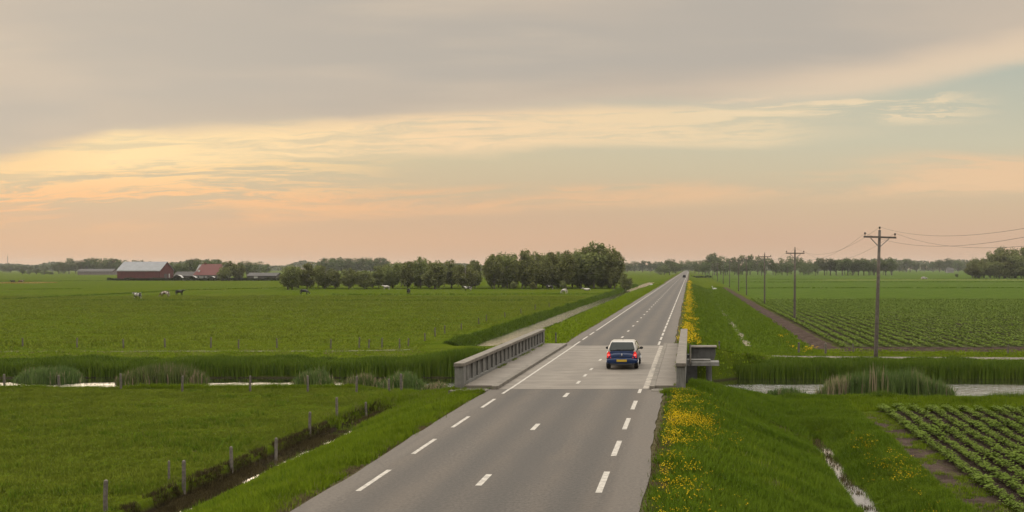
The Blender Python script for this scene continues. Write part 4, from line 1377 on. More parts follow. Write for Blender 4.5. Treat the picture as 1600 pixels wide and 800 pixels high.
GROVE = [make_tree('grove_tree', 101, 10, 3.0, 0.03, 34, 8000, .33, .15, egg=.42, multi=2),
         make_tree('grove_tree', 102, 10, 2.5, 0.05, 30, 7400, .32, .14, egg=.42),
         make_tree('grove_tree', 103, 10, 3.4, 0.02, 36, 8600, .33, .16, egg=.42, multi=3),
         make_tree('grove_tree', 104, 10, 2.2, 0.05, 28, 6800, .32, .13, egg=.42),
         make_tree('grove_tree', 105, 10, 2.8, 0.08, 30, 7000, .33, .15, egg=.45)]
FART = [make_tree('distant_tree', 111, 10, 4.4, 0.02, 16, 2600, .44, .2, mat='leaf_far'), make_tree('distant_tree', 112, 10, 3.4, 0.03, 15, 2400, .42, .18, mat='leaf_far'),
        make_tree('distant_tree', 113, 10, 2.6, 0.02, 14, 2200, .40, .18, mat='leaf_far'), make_tree('distant_tree', 114, 10, 4.9, 0.0, 18, 2800, .46, .2, mat='leaf_far')]
ROWT = [make_tree('row_tree', 121, 10, 2.9, 0.2, 14, 2200, .42, .2, mat='leaf_far', egg=.5), make_tree('row_tree', 122, 10, 3.3, 0.17, 15, 2300, .42, .2, mat='leaf_far', egg=.5)]
FIRST = set()


def put_tree(protos, px, Y, ytop, label, group, ws=1.0, cat='tree', z=None, i=None):
    if protos is FART: ws *= 1.22
    p_ = protos[random.randrange(len(protos)) if i is None else i % len(protos)]
    if p_.name not in FIRST:
        FIRST.add(p_.name); o = p_
    else:
        o = copy_tree(p_)
    x = (px - VPX) / F_PX * Y
    zg = float(height(x, Y)) if z is None else z
    Ht = (HOR - ytop) * Y / F_PX + HC - zg
    s = Ht / HT[p_['key']]
    o.location = (x, Y, zg)
    o.rotation_euler = (0, 0, random.uniform(0, 2 * PI))
    o.scale = (s * ws, s * ws, s)
    if 'h' in o: del o['h']
    return tag(o, label, cat, group)


# the grove in the left pasture, front row then back row
front = [(452, 413, 300, 1.3), (480, 409, 305, 1.25), (505, 412, 312, 1.2), (524, 421, 310, 1.3), (545, 418, 306, 1.35), (572, 421, 308, 1.3), (592, 413, 312, 1.15), (614, 407, 316, 1.15),
         (637, 406, 312, 1.15), (657, 400, 314, 1.1), (680, 406, 308, 1.25), (706, 404, 314, 1.15), (727, 411, 306, 1.3), (742, 404, 318, 1.05), (772, 396, 310, 1.1), (795, 396, 316, 1.05),
         (816, 388, 312, 1.05), (842, 392, 310, 1.1), (862, 391, 318, 1.0), (884, 390, 308, 1.1), (906, 388, 316, 1.0), (928, 375, 312, 1.25), (948, 382, 318, 1.15), (960, 390, 310, 1.05)]
oth = ['bushy tree at the left end of the pasture grove', 'second tree from the left end of the pasture grove']
for i, (px, yt, Yd, ws) in enumerate(front):
    nth = ['leftmost', 'second from the left', 'third from the left', 'fourth from the left', 'fifth from the left', 'sixth from the left', 'seventh from the left', 'eighth from the left', 'ninth from the left', 'tenth from the left',
           'eleventh from the left', 'last before the gap'][i] if i < 12 else None
    if i < 14:
        lab = f'low bushy tree of the pasture grove left of its gap, {(nth if nth and i < 11 else ["third", "second", "nearest"][i - 11] + " to the gap")}'
    elif i == 21:
        lab = 'tallest tree of the pasture grove, near its right end'
    else:
        lab = f'tall tree of the pasture grove right of its gap, {ordn[i - 14]} from the gap' if i < 21 else ['', 'tall tree right beside the tallest one of the grove', 'tree at the right end of the tall grove'][i - 21]
    put_tree(GROVE, px, Yd, yt, lab, 'front trees of the pasture grove', ws * 1.08, i=i)
for px, yt in [(466, 416), (497, 414), (560, 424), (603, 412), (627, 410), (648, 407), (670, 408), (694, 409), (716, 412), (735, 410), (768, 400), (784, 394), (805, 395), (828, 391), (850, 396), (873, 393), (895, 395), (915, 384), (938, 384), (952, 392)]:
    put_tree(GROVE, px, random.uniform(326, 352), yt - 1, 'tree of the second row, half hidden in the pasture grove', 'back trees of the pasture grove', 1.1)
for px in np.concatenate([np.arange(446, 560, 19), np.arange(566, 748, 17), np.arange(768, 968, 17)]):
    put_tree(GROVE, px + random.uniform(-4, 4), random.uniform(318, 330), random.uniform(424, 433), 'low undergrowth shrub filling the foot of the pasture grove', 'undergrowth shrubs of the pasture grove', 1.7, 'shrub')
put_tree(GROVE, 977, 305, 426, 'small bush at the right foot of the pasture grove', None, 1.5, 'bush')
put_tree(GROVE, 803, 300, 439, 'pale low bush at the foot of the tall grove', None, 1.5, 'bush')
put_tree(GROVE, 833, 299, 441, 'dark low bush among the trunks of the tall grove', None, 1.6, 'bush')
put_tree(GROVE, 880, 300, 438, 'middle low bush under the tall grove', None, 1.5, 'bush')

# right hand group at the frame edge
for i, (px, yt, Yd) in enumerate([(1524, 402, 620), (1538, 402, 640), (1553, 390, 640), (1562, 384, 655), (1576, 389, 630), (1590, 385, 645), (1604, 384, 640), (1622, 388, 650), (1530, 410, 612), (1570, 404, 615), (1596, 402, 615), (1546, 408, 612)]):
    put_tree(GROVE, px, Yd, yt, 'broad dark tree in the clump at the right edge of the photo', 'trees of the clump at the right edge', 1.25)
for i, (px, yt) in enumerate([(1519, 410), (1528, 413), (1537, 411), (1548, 409), (1558, 407), (1567, 410), (1578, 406), (1588, 408), (1599, 406), (1610, 404), (1583, 396), (1568, 393)]):
    put_tree(GROVE, px, 600 + 3 * (i % 4), yt, 'lower bushy tree along the foot of the clump at the right edge', 'low trees of the clump at the right edge', 1.75)
put_tree(FART, 1495, 640, 427, 'lone round bush in the field left of the right edge clump', None, 1.2, 'bush')
# tree row right of the road
for px in np.arange(1290, 1400, 8.5):
    put_tree(ROWT, px + random.uniform(-2, 2), 840 + random.uniform(-6, 6), random.uniform(401, 407), 'tree with a bare lower trunk in the even row behind the crops', 'even tree row behind the right crops', 1.5)
for px, yt in [(1098, 404), (1108, 397), (1116, 393), (1126, 398), (1137, 402), (1148, 400), (1160, 397), (1172, 396), (1184, 399), (1196, 401), (1208, 404), (1222, 401), (1236, 398), (1250, 402), (1264, 404), (1278, 401), (1292, 403), (1306, 406), (1320, 403), (1334, 402), (1350, 406), (1365, 404), (1380, 406), (1392, 407)]:
    put_tree(FART, px, random.uniform(880, 960), yt, 'rounded tree in the long wood right of the road end', 'trees of the long wood right of the road', 1.0)
for px, yt in [(1102, 408), (1120, 406), (1134, 409), (1152, 408), (1168, 407), (1190, 409), (1212, 411), (1230, 409), (1256, 410), (1274, 411)]:
    put_tree(FART, px, random.uniform(800, 850), yt, 'lower tree in front of the long wood right of the road end', 'lower trees before the long wood', 1.15)
# around the road end
for px, yt, Yd in [(1046, 403, 900), (1038, 412, 880), (1056, 409, 920), (1030, 414, 950), (1066, 406, 1150), (1076, 405, 1200), (1086, 407, 1100), (1092, 410, 950)]:
    put_tree(FART, px, Yd, yt, 'dark tree beside the far end of the road', 'trees at the road end', 1.2)
# farm trees and the plantation blocks on the left
for px, yt, Yd in [(92, 408, 1050), (100, 410, 1040), (108, 402, 1060), (118, 409, 1050), (127, 405, 1000), (136, 402, 1000), (146, 401, 1010), (156, 402, 1000), (166, 402, 1010), (176, 402, 1000), (186, 404, 1000), (193, 408, 1010)]:
    put_tree(FART, px, Yd, yt, 'round tree in the wood left of the red barn', 'trees of the wood left of the barn', 1.25)
for px, yt, Yd in [(210, 405, 640), (220, 405, 650), (232, 407, 640), (272, 410, 640), (285, 410, 650), (295, 404, 660), (305, 402, 660), (316, 404, 650), (330, 406, 640), (345, 405, 640), (378, 408, 700), (386, 406, 700), (404, 407, 760), (395, 411, 740), (416, 411, 780)]:
    put_tree(FART, px, Yd, yt, 'tree rising behind the farm buildings', 'trees behind the farm', 1.15)
for k, (px, yt, Yd) in enumerate([(358, 407, 492), (372, 410, 500), (350, 416, 486)]):
    put_tree(GROVE, px, Yd, yt, ['largest dark round tree right of the red roofed farmhouse', 'second dark tree right of the red roofed farmhouse', 'low dark bush tree hiding the farmhouse corner'][k], None, 1.5)
for px in np.arange(504, 602, 7.5):
    put_tree(FART, px, random.uniform(980, 1020), random.uniform(400.5, 402.5), 'tree of the flat topped plantation block behind the grove', 'trees of the plantation block', 1.15)
for px, yt in [(5, 412), (16, 411), (30, 413), (44, 413), (58, 413), (70, 412), (82, 411)]:
    put_tree(FART, px, random.uniform(1250, 1330), yt, 'hazy tree on the horizon at the left edge', 'hazy trees at the left edge', 1.5)
for px, yt in [(35, 420), (46, 421), (57, 420), (70, 421), (80, 424)]:
    put_tree(FART, px, 900, yt, 'low dark bush before the left horizon', 'low bushes before the left horizon', 1.6, 'bush')
for px, yt in [(1405, 406), (1416, 403), (1422, 404), (1432, 409), (1444, 411), (1458, 408), (1468, 405), (1477, 403), (1487, 404), (1497, 405), (1507, 408)]:
    put_tree(FART, px, random.uniform(1350, 1450), yt, 'hazy distant tree between the right tree row and the edge clump', 'hazy trees right of the row', 1.4)
for px, yt in [(980, 409), (992, 407), (1004, 406), (1016, 407), (1026, 408)]:
    put_tree(FART, px, random.uniform(1350, 1450), yt, 'hazy distant tree left of the road end', 'hazy trees left of the road end', 1.5)

# far-off woods along the whole horizon, one hazy mass
n = 26000
U = R.uniform(-0.80, 0.42, n)
dist = R.uniform(1900, 2300, n)
topz = 9 + 13 * vnoise(U * 900, U * 0, 22, 70) * (0.55 + 0.9 * vnoise(U * 900, U * 0, 130, 71))
Zc = -1.7 + topz * R.random(n) ** .8
q = R.normal(0, 1, (n, 3)); q /= np.linalg.norm(q, axis=1)[:, None]
u = np.cross(q, R.normal(0, 1, (n, 3))); u /= np.linalg.norm(u, axis=1)[:, None]
w = np.cross(q, u)
C = np.stack([U * dist, dist, Zc], -1)
s = R.uniform(2.0, 3.6, n)[:, None]
V = np.stack([C - u * s, C + w * s * .7, C + u * s, C - w * s * .7], 1).reshape(-1, 3)
V[:, 2] = np.maximum(V[:, 2], -1.8)
fw = link('far_wood', np_mesh('far_wood', V, np.arange(len(V)).reshape(-1, 4), np.repeat(R.uniform(0, 1, n), 4)), M['leaf_far'])
tag(fw, 'blue grey wooded horizon far behind the fields', 'woods', kind='stuff')

# ------------------------------------------------------------------ farm
def brickred(name, c, planks=True):
    m, N, p = new_mat(name)
    _, x, y, z = N.pos()
    pl_ = N.m('FRACT', N.m('MULTIPLY', N.m('ADD', x, y), 1.4))
    k = N.step(N.m('ABSOLUTE', N.m('SUBTRACT', pl_, .5)), .38, .5)
    cc = N.mix(N.step(N.noise(N.vec(x, y, N.m('MULTIPLY', z, .3)), .8, 4.0), .35, .65), c, tuple(v * .75 for v in c[:3]) + (1,))
    N.put(p.inputs['Base Color'], N.mix(N.m('MULTIPLY', k, .5), cc, tuple(v * .5 for v in c[:3]) + (1,)))
    p.inputs['Roughness'].default_value = .8
    return m


M['barn_red'] = brickred('dark_red_barn_boards', (0.095, 0.013, 0.012, 1))
M['tin'] = simple('grey_metal_roof', (0.155, 0.16, 0.165), .55, .1, .12, .5)
M['tile_red'] = simple('red_roof_tiles', (0.105, 0.022, 0.017), .8, 0, .25, 2.0, .3)
M['plaster'] = simple('grey_white_plaster', (0.22, 0.22, 0.205), .85, 0, .15, 1.0)
M['thatch'] = simple('grey_brown_roof', (0.060, 0.055, 0.050), .9, 0, .25, 1.0)
M['dark_wall'] = simple('dark_brick_wall', (0.050, 0.042, 0.038), .85, 0, .3, 2.0)
M['trim'] = simple('white_painted_trim', (0.45, 0.445, 0.42), .6, 0, .08, 2.0)
M['pinkbrick'] = simple('pinkish_brick', (0.10, 0.080, 0.076), .85, 0, .2, .6)


def gable_house(name, loc, L, W, eave, ridge, wallm, roofm, label, cat='building', over=.35, hip=0.0, rz=0):
    root = empty(name, loc, rz, label, cat)
    b = MB()
    prof = [(0, -.4), (W, -.4), (W, eave), (W / 2, ridge - .15), (0, eave)]
    # prism runs along x: build with swapped axes
    V = [(0, py, pz) for py, pz in prof] + [(L, py, pz) for py, pz in prof]
    n = 5
    b.add(V, [tuple(range(n)), tuple(reversed(range(n, 2 * n)))] + [(k, k + n, (k + 1) % n + n, (k + 1) % n) for k in range(n)])
    b.build('wall', wallm, root)
    b = MB()
    sl = (ridge - eave) / (W / 2)
    t = .22
    for s in (0, 1):
        ye, yr = (-over, W / 2) if s == 0 else (W + over, W / 2)
        ze = eave - over * sl + .02
        h0 = hip
        A = [(-over, ye, ze), (L + over, ye, ze), (L + over - h0, yr, ridge), (-over + h0, yr, ridge)]
        b.add(A + [(q[0], q[1], q[2] + t) for q in A], [(0, 1, 2, 3), (7, 6, 5, 4), (0, 4, 5, 1), (1, 5, 6, 2), (2, 6, 7, 3), (3, 7, 4, 0)])
    if hip:
        for xe, s in ((-over, 1), (L + over, -1)):
            A = [(xe, -over, eave - over * sl + .02), (xe, W + over, eave - over * sl + .02), (xe + s * hip, W / 2, ridge)]
            b.add(A + [(q[0], q[1], q[2] + t) for q in A], [(0, 1, 2), (5, 4, 3), (0, 3, 4, 1), (1, 4, 5, 2), (2, 5, 3, 0)])
    rf = b.build('roof', roofm, root)
    return root, rf


YB = 515.0
zb = -1.7
xb0 = (183 - VPX) / F_PX * YB
xb1 = (250 - VPX) / F_PX * YB
barn, rf = gable_house('barn', (xb0, YB, zb), xb1 - xb0, 13.5, 5.5, 10.2, M['barn_red'], M['tin'], 'long dark red barn with a pale grey metal roof', 'barn')
LB = xb1 - xb0
b = MB(); b.box(LB - .02, LB + .08, 4.0, 7.2, -.2, 3.6); b.build('door', M['dark_wall'], barn)
b = MB(); b.box(LB - .02, LB + .07, 8.6, 9.7, 1.4, 3.6); b.build('window', M['trim'], barn)
b = MB(); b.box(-.1, LB + .1, -.42, -.36, 5.05, 5.32); b.build('gutter', M['trim'], barn)
YH = 520.0
xh0 = (303 - VPX) / F_PX * YH
house, rf = gable_house('farmhouse', (xh0, YH, zb), 15.2, 11, 3.1, 8.9, M['plaster'], M['tile_red'], 'farmhouse with a steep red tiled roof right of the barn', 'house', hip=2.2)
b = MB(); b.box(3.2, 3.9, 5.1, 5.9, 8.3, 9.9); b.build('chimney', M['tile_red'], rf)
b = MB(); b.box(1.6, 2.5, 1.0, 2.4, 4.6, 5.7); b.build('roof_window', M['trim'], rf)
for xx in (2.0, 5.2, 9.2, 12.0):
    b = MB(); b.box(xx, xx + 1.2, -.06, .05, 1.0, 2.4); fr_ = b.build('window', M['trim'], house)
    b = MB(); b.box(xx + .12, xx + 1.08, -.09, -.062, 1.12, 2.28); b.build('pane', M['glass'], fr_)
b = MB(); b.box(7.4, 8.4, -.07, .05, 0, 2.3); b.build('door', M['dark_wall'], house)
lo, rf = gable_house('farm_shed', ((272 - VPX) / F_PX * 523, 523, zb), 11, 7, 2.4, 4.6, M['dark_wall'], M['thatch'], 'low dark shed between the barn and the farmhouse', 'shed')
lo, rf = gable_house('farm_shed', ((386 - VPX) / F_PX * 540, 540, zb), 17, 8, 2.2, 3.9, M['dark_wall'], M['thatch'], 'low grey roofed shed right of the farm trees', 'shed')
b = MB(); b.box(4, 6.2, -.05, .06, 0, 2.1); b.build('door', M['trim'], lo)
lo, rf = gable_house('long_stable', ((121 - VPX) / F_PX * 900, 900, zb), 34, 9, 3.2, 5.6, M['pinkbrick'], M['thatch'], 'hazy long low building before the wood left of the barn', 'building')
lo, rf = gable_house('far_cottage', ((1480 - VPX) / F_PX * 1250, 1250, zb), 9, 7, 3, 6.5, M['plaster'], M['thatch'], 'pale cottage under the hazy trees right of the row', 'house')


# hoop shelters (white rounded tunnels seen between the farm buildings)
def hoop(px, Y, r, L, label):
    root = empty('hoop_shelter', ((px - VPX) / F_PX * Y, Y, zb), .35, label, 'shelter', 'white hoop shelters in the farmyard')
    b = MB()
    a = np.linspace(0, PI, 14)
    o1 = [(r * math.cos(t), r * 1.15 * math.sin(t)) for t in a]
    i1 = [((r - .12) * math.cos(t), (r - .12) * 1.15 * math.sin(t)) for t in a][::-1]
    pts = o1 + i1
    n = len(pts)
    b.add([(x, 0, z) for x, z in pts] + [(x, L, z) for x, z in pts], [(k, k + n, (k + 1) % n + n, (k + 1) % n) for k in range(n)])
    b.build('cover', M['trim'], root)
    b = MB(); b.prism([(x * .97, z * .97) for x, z in o1], L - .4, L - .1); b.build('back_wall', M['plaster'], root)
    return root
hoop(277, 510, 2.6, 6, 'white rounded shelter at the right corner of the barn')
hoop(300, 512, 2.2, 6, 'white rounded shelter at the left corner of the farmhouse')
hoop(330, 512, 2.0, 5, 'white rounded shelter before the farmhouse wall')

# hedge in front of the farm
def hedge(px0, px1, Y, h, d, n, label, name='hedge', mat='hedge', z=None):
    x0, x1 = (px0 - VPX) / F_PX * Y, (px1 - VPX) / F_PX * Y
    X = R.uniform(x0, x1, n); Yy = Y + R.uniform(-d, d, n)
    Z = -1.75 + R.random(n) ** .7 * h * (0.6 + .7 * vnoise(X, X * 0, 2.5, 77))
    q = R.normal(0, 1, (n, 3)); q /= np.linalg.norm(q, axis=1)[:, None]
    u = np.cross(q, R.normal(0, 1, (n, 3))); u /= np.linalg.norm(u, axis=1)[:, None]
    w = np.cross(q, u); C = np.stack([X, Yy, Z], -1); s = R.uniform(.2, .4, n)[:, None]
    V = np.stack([C - u * s, C + w * s * .7, C + u * s, C - w * s * .7], 1).reshape(-1, 3)
    V[:, 2] = np.maximum(V[:, 2], -1.8)
    o = link(name, np_mesh(name, V, np.arange(len(V)).reshape(-1, 4), np.repeat(R.uniform(0, 1, n), 4)), M[mat])
    return tag(o, label, 'hedge')
hedge(168, 272, 503, 1.3, .7, 3000, 'low dark hedge in front of the red barn')
hedge(272, 440, 500, 1.5, .8, 4500, 'dark hedge in front of the farmhouse and sheds')
hedge(1080, 1112, 640, 1.5, 1.0, 700, 'dark scrub by the far right road shoulder')

# mast on the left horizon
mr = empty('radio_mast', ((12 - VPX) / F_PX * 1300, 1300, zb), 0, 'thin lattice mast above the trees at the left edge', 'mast')
b = MB()
for a in range(3):
    ca, sa = math.cos(a * 2.094), math.sin(a * 2.094)
    b.tube([(ca * .5, sa * .5, 0), (ca * .3, sa * .3, 23)], .1, 5)
for k in range(15):
    b.tube([(.45 * math.cos(k * 2.094), .45 * math.sin(k * 2.094), k * 1.5), (.42 * math.cos(k * 2.094 + 2.094), .42 * math.sin(k * 2.094 + 2.094), k * 1.5 + 1.5)], .05, 4)
b.build('lattice', M['steel'], mr)
b = MB(); b.tube([(0, 0, 22.8), (0, 0, 26)], .08, 6); b.build('antenna', M['steel'], mr)

# yellow patch of straw with dark cattle at the far left
xs0, ys0 = gp(-8, 442.6, -1.68); xs1, _ = gp(56, 442.6, -1.68)
n = 3000
X = R.uniform(xs0, xs1, n); Y = R.uniform(ys0 - 2, ys0 + 14, n)
tag(scatter('straw', FARG, X, Y, R.uniform(2, 3, n), leaf_mat('straw', (.20, .14, .05, 1), (.30, .21, .07, 1), 0, 0), SZ=R.uniform(1.5, 3, n)), 'yellow straw strip in the pasture at the far left', 'straw', kind='stuff')


# ------------------------------------------------------------------ cows
def hide(name, base, patch, thr):
    m, N, p = new_mat(name)
    o = N.obj()
    ad = N.n('ShaderNodeVectorMath', operation='ADD')
    N.put(ad.inputs[0], o)
    rnd = N.n('ShaderNodeObjectInfo').outputs['Random']
    N.put(ad.inputs[1], N.vec(N.m('MULTIPLY', rnd, 37.0), 0.0, 0.0))
    k = N.step(N.noise(ad.outputs[0], 1.5, 1.0, .4, .3), thr, thr + .03)
    N.put(p.inputs['Base Color'], N.mix(k, base, patch))
    p.inputs['Roughness'].default_value = .8
    return m


M['cow_bw'] = hide('black_and_white_hide', (0.012, 0.011, 0.010, 1), (0.40, 0.38, 0.34, 1), .52)
M['cow_black'] = hide('mostly_black_hide', (0.012, 0.011, 0.010, 1), (0.40, 0.38, 0.34, 1), .66)
M['cow_white'] = hide('mostly_white_hide', (0.38, 0.36, 0.32, 1), (0.012, 0.011, 0.010, 1), .60)
M['cow_red'] = hide('brown_and_white_hide', (0.075, 0.028, 0.018, 1), (0.38, 0.34, 0.30, 1), .54)


def cow_mesh(graze, lying=False):
    me = bpy.data.meshes.new('cow')
    lg = .02 if not lying else .0
    up = 0 if not lying else -.62
    v = [((0, 0, 1.05 + up), .40), ((0, -.42, 1.06 + up), .38), ((0, -.78, 1.14 + up), .29), ((0, .42, 1.05 + up), .38), ((0, .76, 1.10 + up), .28)]
    e = [(0, 1), (1, 2), (0, 3), (3, 4)]
    def chain(start, pts):
        last = start
        for c, r in pts:
            v.append((c, r)); e.append((last, len(v) - 1)); last = len(v) - 1
        return last
    if graze:
        chain(4, [((0, 1.05, .95), .18), ((0, 1.30, .62), .13), ((0, 1.42, .42), .13), ((0, 1.52, .18), .08)])
    else:
        chain(4, [((0, 1.02, 1.28 + up), .18), ((0, 1.24, 1.45 + up), .14), ((0, 1.44, 1.38 + up), .12), ((0, 1.68, 1.22 + up), .08)])
    if not lying:
        for s in (-1, 1):
            chain(2, [((s * .20, -.74, .82), .17), ((s * .22, -.66, .60), .10), ((s * .21, -.82, .42), .065), ((s * .21, -.76, .06), .06)])
            chain(4, [((s * .19, .72, .78), .13), ((s * .19, .72, .46), .075), ((s * .19, .74, .06), .06)])
        chain(1, [((0, -.52, .72), .13)])
    chain(2, [((0, -1.04, 1.12 + up), .05), ((0, -1.12, .75 + up * .8), .03), ((0, -1.12, max(.12, .42 + up)), .05)])
    me.from_pydata([c for c, r in v], e, [])
    o = link('cow', me)
    md = o.modifiers.new('skin', 'SKIN')
    if not me.skin_vertices: pass
    sv = me.skin_vertices[0].data if me.skin_vertices else None
    if sv is None:
        bm = bmesh.new(); bm.from_mesh(me); bm.verts.layers.skin.verify(); bm.to_mesh(me); bm.free(); sv = me.skin_vertices[0].data
    for i, (c, r) in enumerate(v):
        sv[i].radius = (r, r); sv[i].use_root = (i == 0)
    sb = o.modifiers.new('sub', 'SUBSURF'); sb.levels = 1; sb.render_levels = 1
    dg = bpy.context.evaluated_depsgraph_get()
    out = bpy.data.meshes.new_from_object(o.evaluated_get(dg))
    bpy.data.objects.remove(o)
    # ears (and horn stubs) melt into the head
    hx = (1.36, .50) if graze else (1.36, 1.46 + up)
    bm = bmesh.new(); bm.from_mesh(out)
    for s in (-1, 1):
        a = [bm.verts.new(p) for p in ((s * .08, hx[0] - .06, hx[1] + .06), (s * .10, hx[0] + .04, hx[1] + .0), (s * .30, hx[0] - .02, hx[1] + .04), (s * .16, hx[0] - .02, hx[1] + .12))]
        for f in ((0, 1, 2), (0, 2, 3), (0, 3, 1), (1, 3, 2)): bm.faces.new([a[i] for i in f])
    for f in bm.faces: f.smooth = True
    bm.to_mesh(out); bm.free()
    out.name = 'cow'
    return out


CM = {'graze': cow_mesh(True), 'stand': cow_mesh(False), 'lie': cow_mesh(False, True)}
cows = [(215, 467.5, 'stand', 'cow_bw', 1.2, 'black and white cow standing leftmost of the three before the barn'),
        (258, 464.3, 'graze', 'cow_red', 1.5, 'brown and white cow grazing between two black and white ones'),
        (280, 461.3, 'stand', 'cow_black', -1.7, 'mostly black cow with white flank patches right of the brown one'),
        (475, 460.5, 'graze', 'cow_black', -1.5, 'black cow grazing alone below the left end of the grove'),
        (638.5, 459.8, 'stand', 'cow_black', .1, 'black cow seen from behind below the middle of the grove'),
        (731.5, 454.5, 'stand', 'cow_bw', 1.6, 'black and white cow just left of the gap in the grove'),
        (604, 452.3, 'stand', 'cow_white', 1.6, 'pale cow half lost against the grove trunks'),
        (860, 452.3, 'stand', 'cow_black', 1.4, 'dark cow standing under the trunks of the tall grove'),
        (882, 459.6, 'graze', 'cow_white', .9, 'white and black cow grazing before the right part of the grove'),
        (917, 454.2, 'lie', 'cow_white', 1.5, 'white cow lying down before the right end of the grove'),
        (20, 442.6, 'stand', 'cow_black', 1.4, 'left of two dark cows by the straw strip at the far left'),
        (32.5, 442.6, 'stand', 'cow_red', -1.4, 'right of two dark cows by the straw strip at the far left')]
for px, py, pose, mt, rz, lab in cows:
    x, y = gp(px, py, -1.68)
    me = CM[pose].copy()
    o = link('cow', me, M[mt])
    o.location = (x, y, float(height(x, y)) - .03)
    o.rotation_euler = (0, 0, rz)
    tag(o, lab, 'cow', 'cows in the left pasture')


# white birds by the ditches
def bird(px, py, z, label, rz, s=1.0):
    x, y = gp(px, py, z)
    z = float(height(x, y))
    b = MB()
    ys = [(-.55, .04, .30), (-.40, .14, .24), (-.15, .23, .22), (.12, .24, .22), (.32, .16, .26), (.42, .08, .36), (.46, .05, .55), (.44, .045, .72), (.50, .06, .82), (.58, .045, .80), (.70, .015, .76)]
    rings = []
    for k, (yy, r, zz) in enumerate(ys):
        t = min(1, max(0, (k - 4) / 2.0)) if k < 8 else .3
        rings.append([Vector((r * math.cos(a), yy + r * math.sin(a) * t * .9, zz + r * math.sin(a) * (1 - t * .9))) for a in np.linspace(0, 2 * PI, 10, endpoint=False)])
    b.loft(rings)
    o = b.build('white_bird', M['trim'], smooth=True)
    o.location = (x, y, z); o.rotation_euler = (0, 0, rz); o.scale = (s, s, s)
    return tag(o, label, 'bird', 'white birds by the ditches')
bird(1116.5, 452.3, -1.75, 'white bird resting by the far right ditch', 1.2, 1.5)
bird(1017.5, 446.5, -1.6, 'white bird resting on the far left verge', 1.2, 1.3)

# ------------------------------------------------------------------ sky, sun, air
world = bpy.data.worlds.new('World')
scene.world = world
world.use_nodes = True
wt = world.node_tree
for nd in list(wt.nodes): wt.nodes.remove(nd)
N = NT(wt)
SUN_EL, SUN_AZ = math.radians(12), math.radians(-34)      # azimuth from +Y, negative to the left
tc = N.n('ShaderNodeTexCoord').outputs['Generated']
sp = N.n('ShaderNodeSeparateXYZ'); N.put(sp.inputs[0], tc)
dx, dy, dz = sp.outputs
yy = N.m('MAXIMUM', dy, 0.18)
U = N.m('DIVIDE', dx, yy)
V = N.m('DIVIDE', dz, yy)
SV = 0.4   # ramps run over V 0..0.4
def vp(y): return max(0.0, (HOR - y) / F_PX / SV)
def up(x): return ((x - VPX) / F_PX + 0.8) / 1.25
Un = N.lin(U, -0.8, 0.45)
wv = N.vec(N.m('MULTIPLY', U, 2.2), N.m('MULTIPLY', V, 15.0), 0.3)
n_big = N.noise(wv, 1.6, 5.0, 0.55, 0.6)
tilt = N.m('ADD', V, N.m('ADD', N.m('MULTIPLY', U, -0.03), N.m('MULTIPLY', N.m('SUBTRACT', n_big, .5), .05)))
wv2 = N.vec(N.m('MULTIPLY', U, 2.6), N.m('MULTIPLY', tilt, 40.0), 1.7)
n_str = N.noise(wv2, 2.0, 7.0, 0.62, 0.5)
n_fine = N.noise(N.vec(N.m('MULTIPLY', U, 7.0), N.m('MULTIPLY', tilt, 95.0), 4.4), 2.0, 6.0, 0.65, 0.4)
n_wisp = N.m('ADD', N.m('MULTIPLY', n_str, .62), N.m('MULTIPLY', n_fine, .38))
wv3 = N.vec(N.m('MULTIPLY', U, 1.4), N.m('MULTIPLY', V, 7.0), 5.1)
n_low = N.noise(wv3, 1.5, 3.0, 0.5)
Vw = N.m('ADD', V, N.m('MULTIPLY', N.m('SUBTRACT', n_big, 0.5), 0.022))
Vn = N.m('DIVIDE', Vw, SV, clamp=True)
V0 = N.m('DIVIDE', V, SV, clamp=True)
clear_l = N.ramp(V0, [(vp(418), s2l(206, 168, 137)), (vp(375), s2l(212, 174, 142)), (vp(335), s2l(208, 177, 147)), (vp(300), s2l(206, 184, 152)), (vp(250), s2l(208, 193, 160)), (vp(190), s2l(204, 194, 168)), (vp(120), s2l(196, 190, 172))])
clear_r = N.ramp(V0, [(vp(418), s2l(206, 172, 143)), (vp(375), s2l(208, 174, 146)), (vp(320), s2l(210, 184, 152)), (vp(270), s2l(207, 193, 163)), (vp(220), s2l(204, 197, 171)), (vp(160), s2l(194, 193, 173)), (vp(110), s2l(186, 189, 174))])
c = N.mix(N.step(U, -0.35, 0.22), clear_l, clear_r)
# low peach veils
pc = N.m('SUBTRACT', V0, N.ramp(Un, [(up(0), vp(338)), (up(400), vp(326)), (up(800), vp(306)), (up(1200), vp(288)), (up(1600), vp(280))]))
pm = N.m('MULTIPLY', N.m('MULTIPLY', N.step(pc, -.062, -.02), N.step(pc, .012, .042, 1, 0)), N.step(N.m('ADD', N.m('MULTIPLY', n_big, .55), N.m('MULTIPLY', n_wisp, .45)), 0.42, 0.58))
c = N.mix(N.m('MULTIPLY', pm, 0.8), c, N.mix(N.step(U, -0.6, 0.3), s2l(236, 184, 138), s2l(231, 195, 156)))
# right-hand peach bank
rb = N.m('MULTIPLY', N.band(Vw, (HOR - 296) / F_PX, (HOR - 240) / F_PX, 0.010), N.step(N.m('ADD', U, N.m('MULTIPLY', n_big, .3)), 0.28, 0.46))
c = N.mix(N.m('MULTIPLY', rb, N.step(n_wisp, .38, .56, .35, .95)), c, s2l(234, 199, 160))
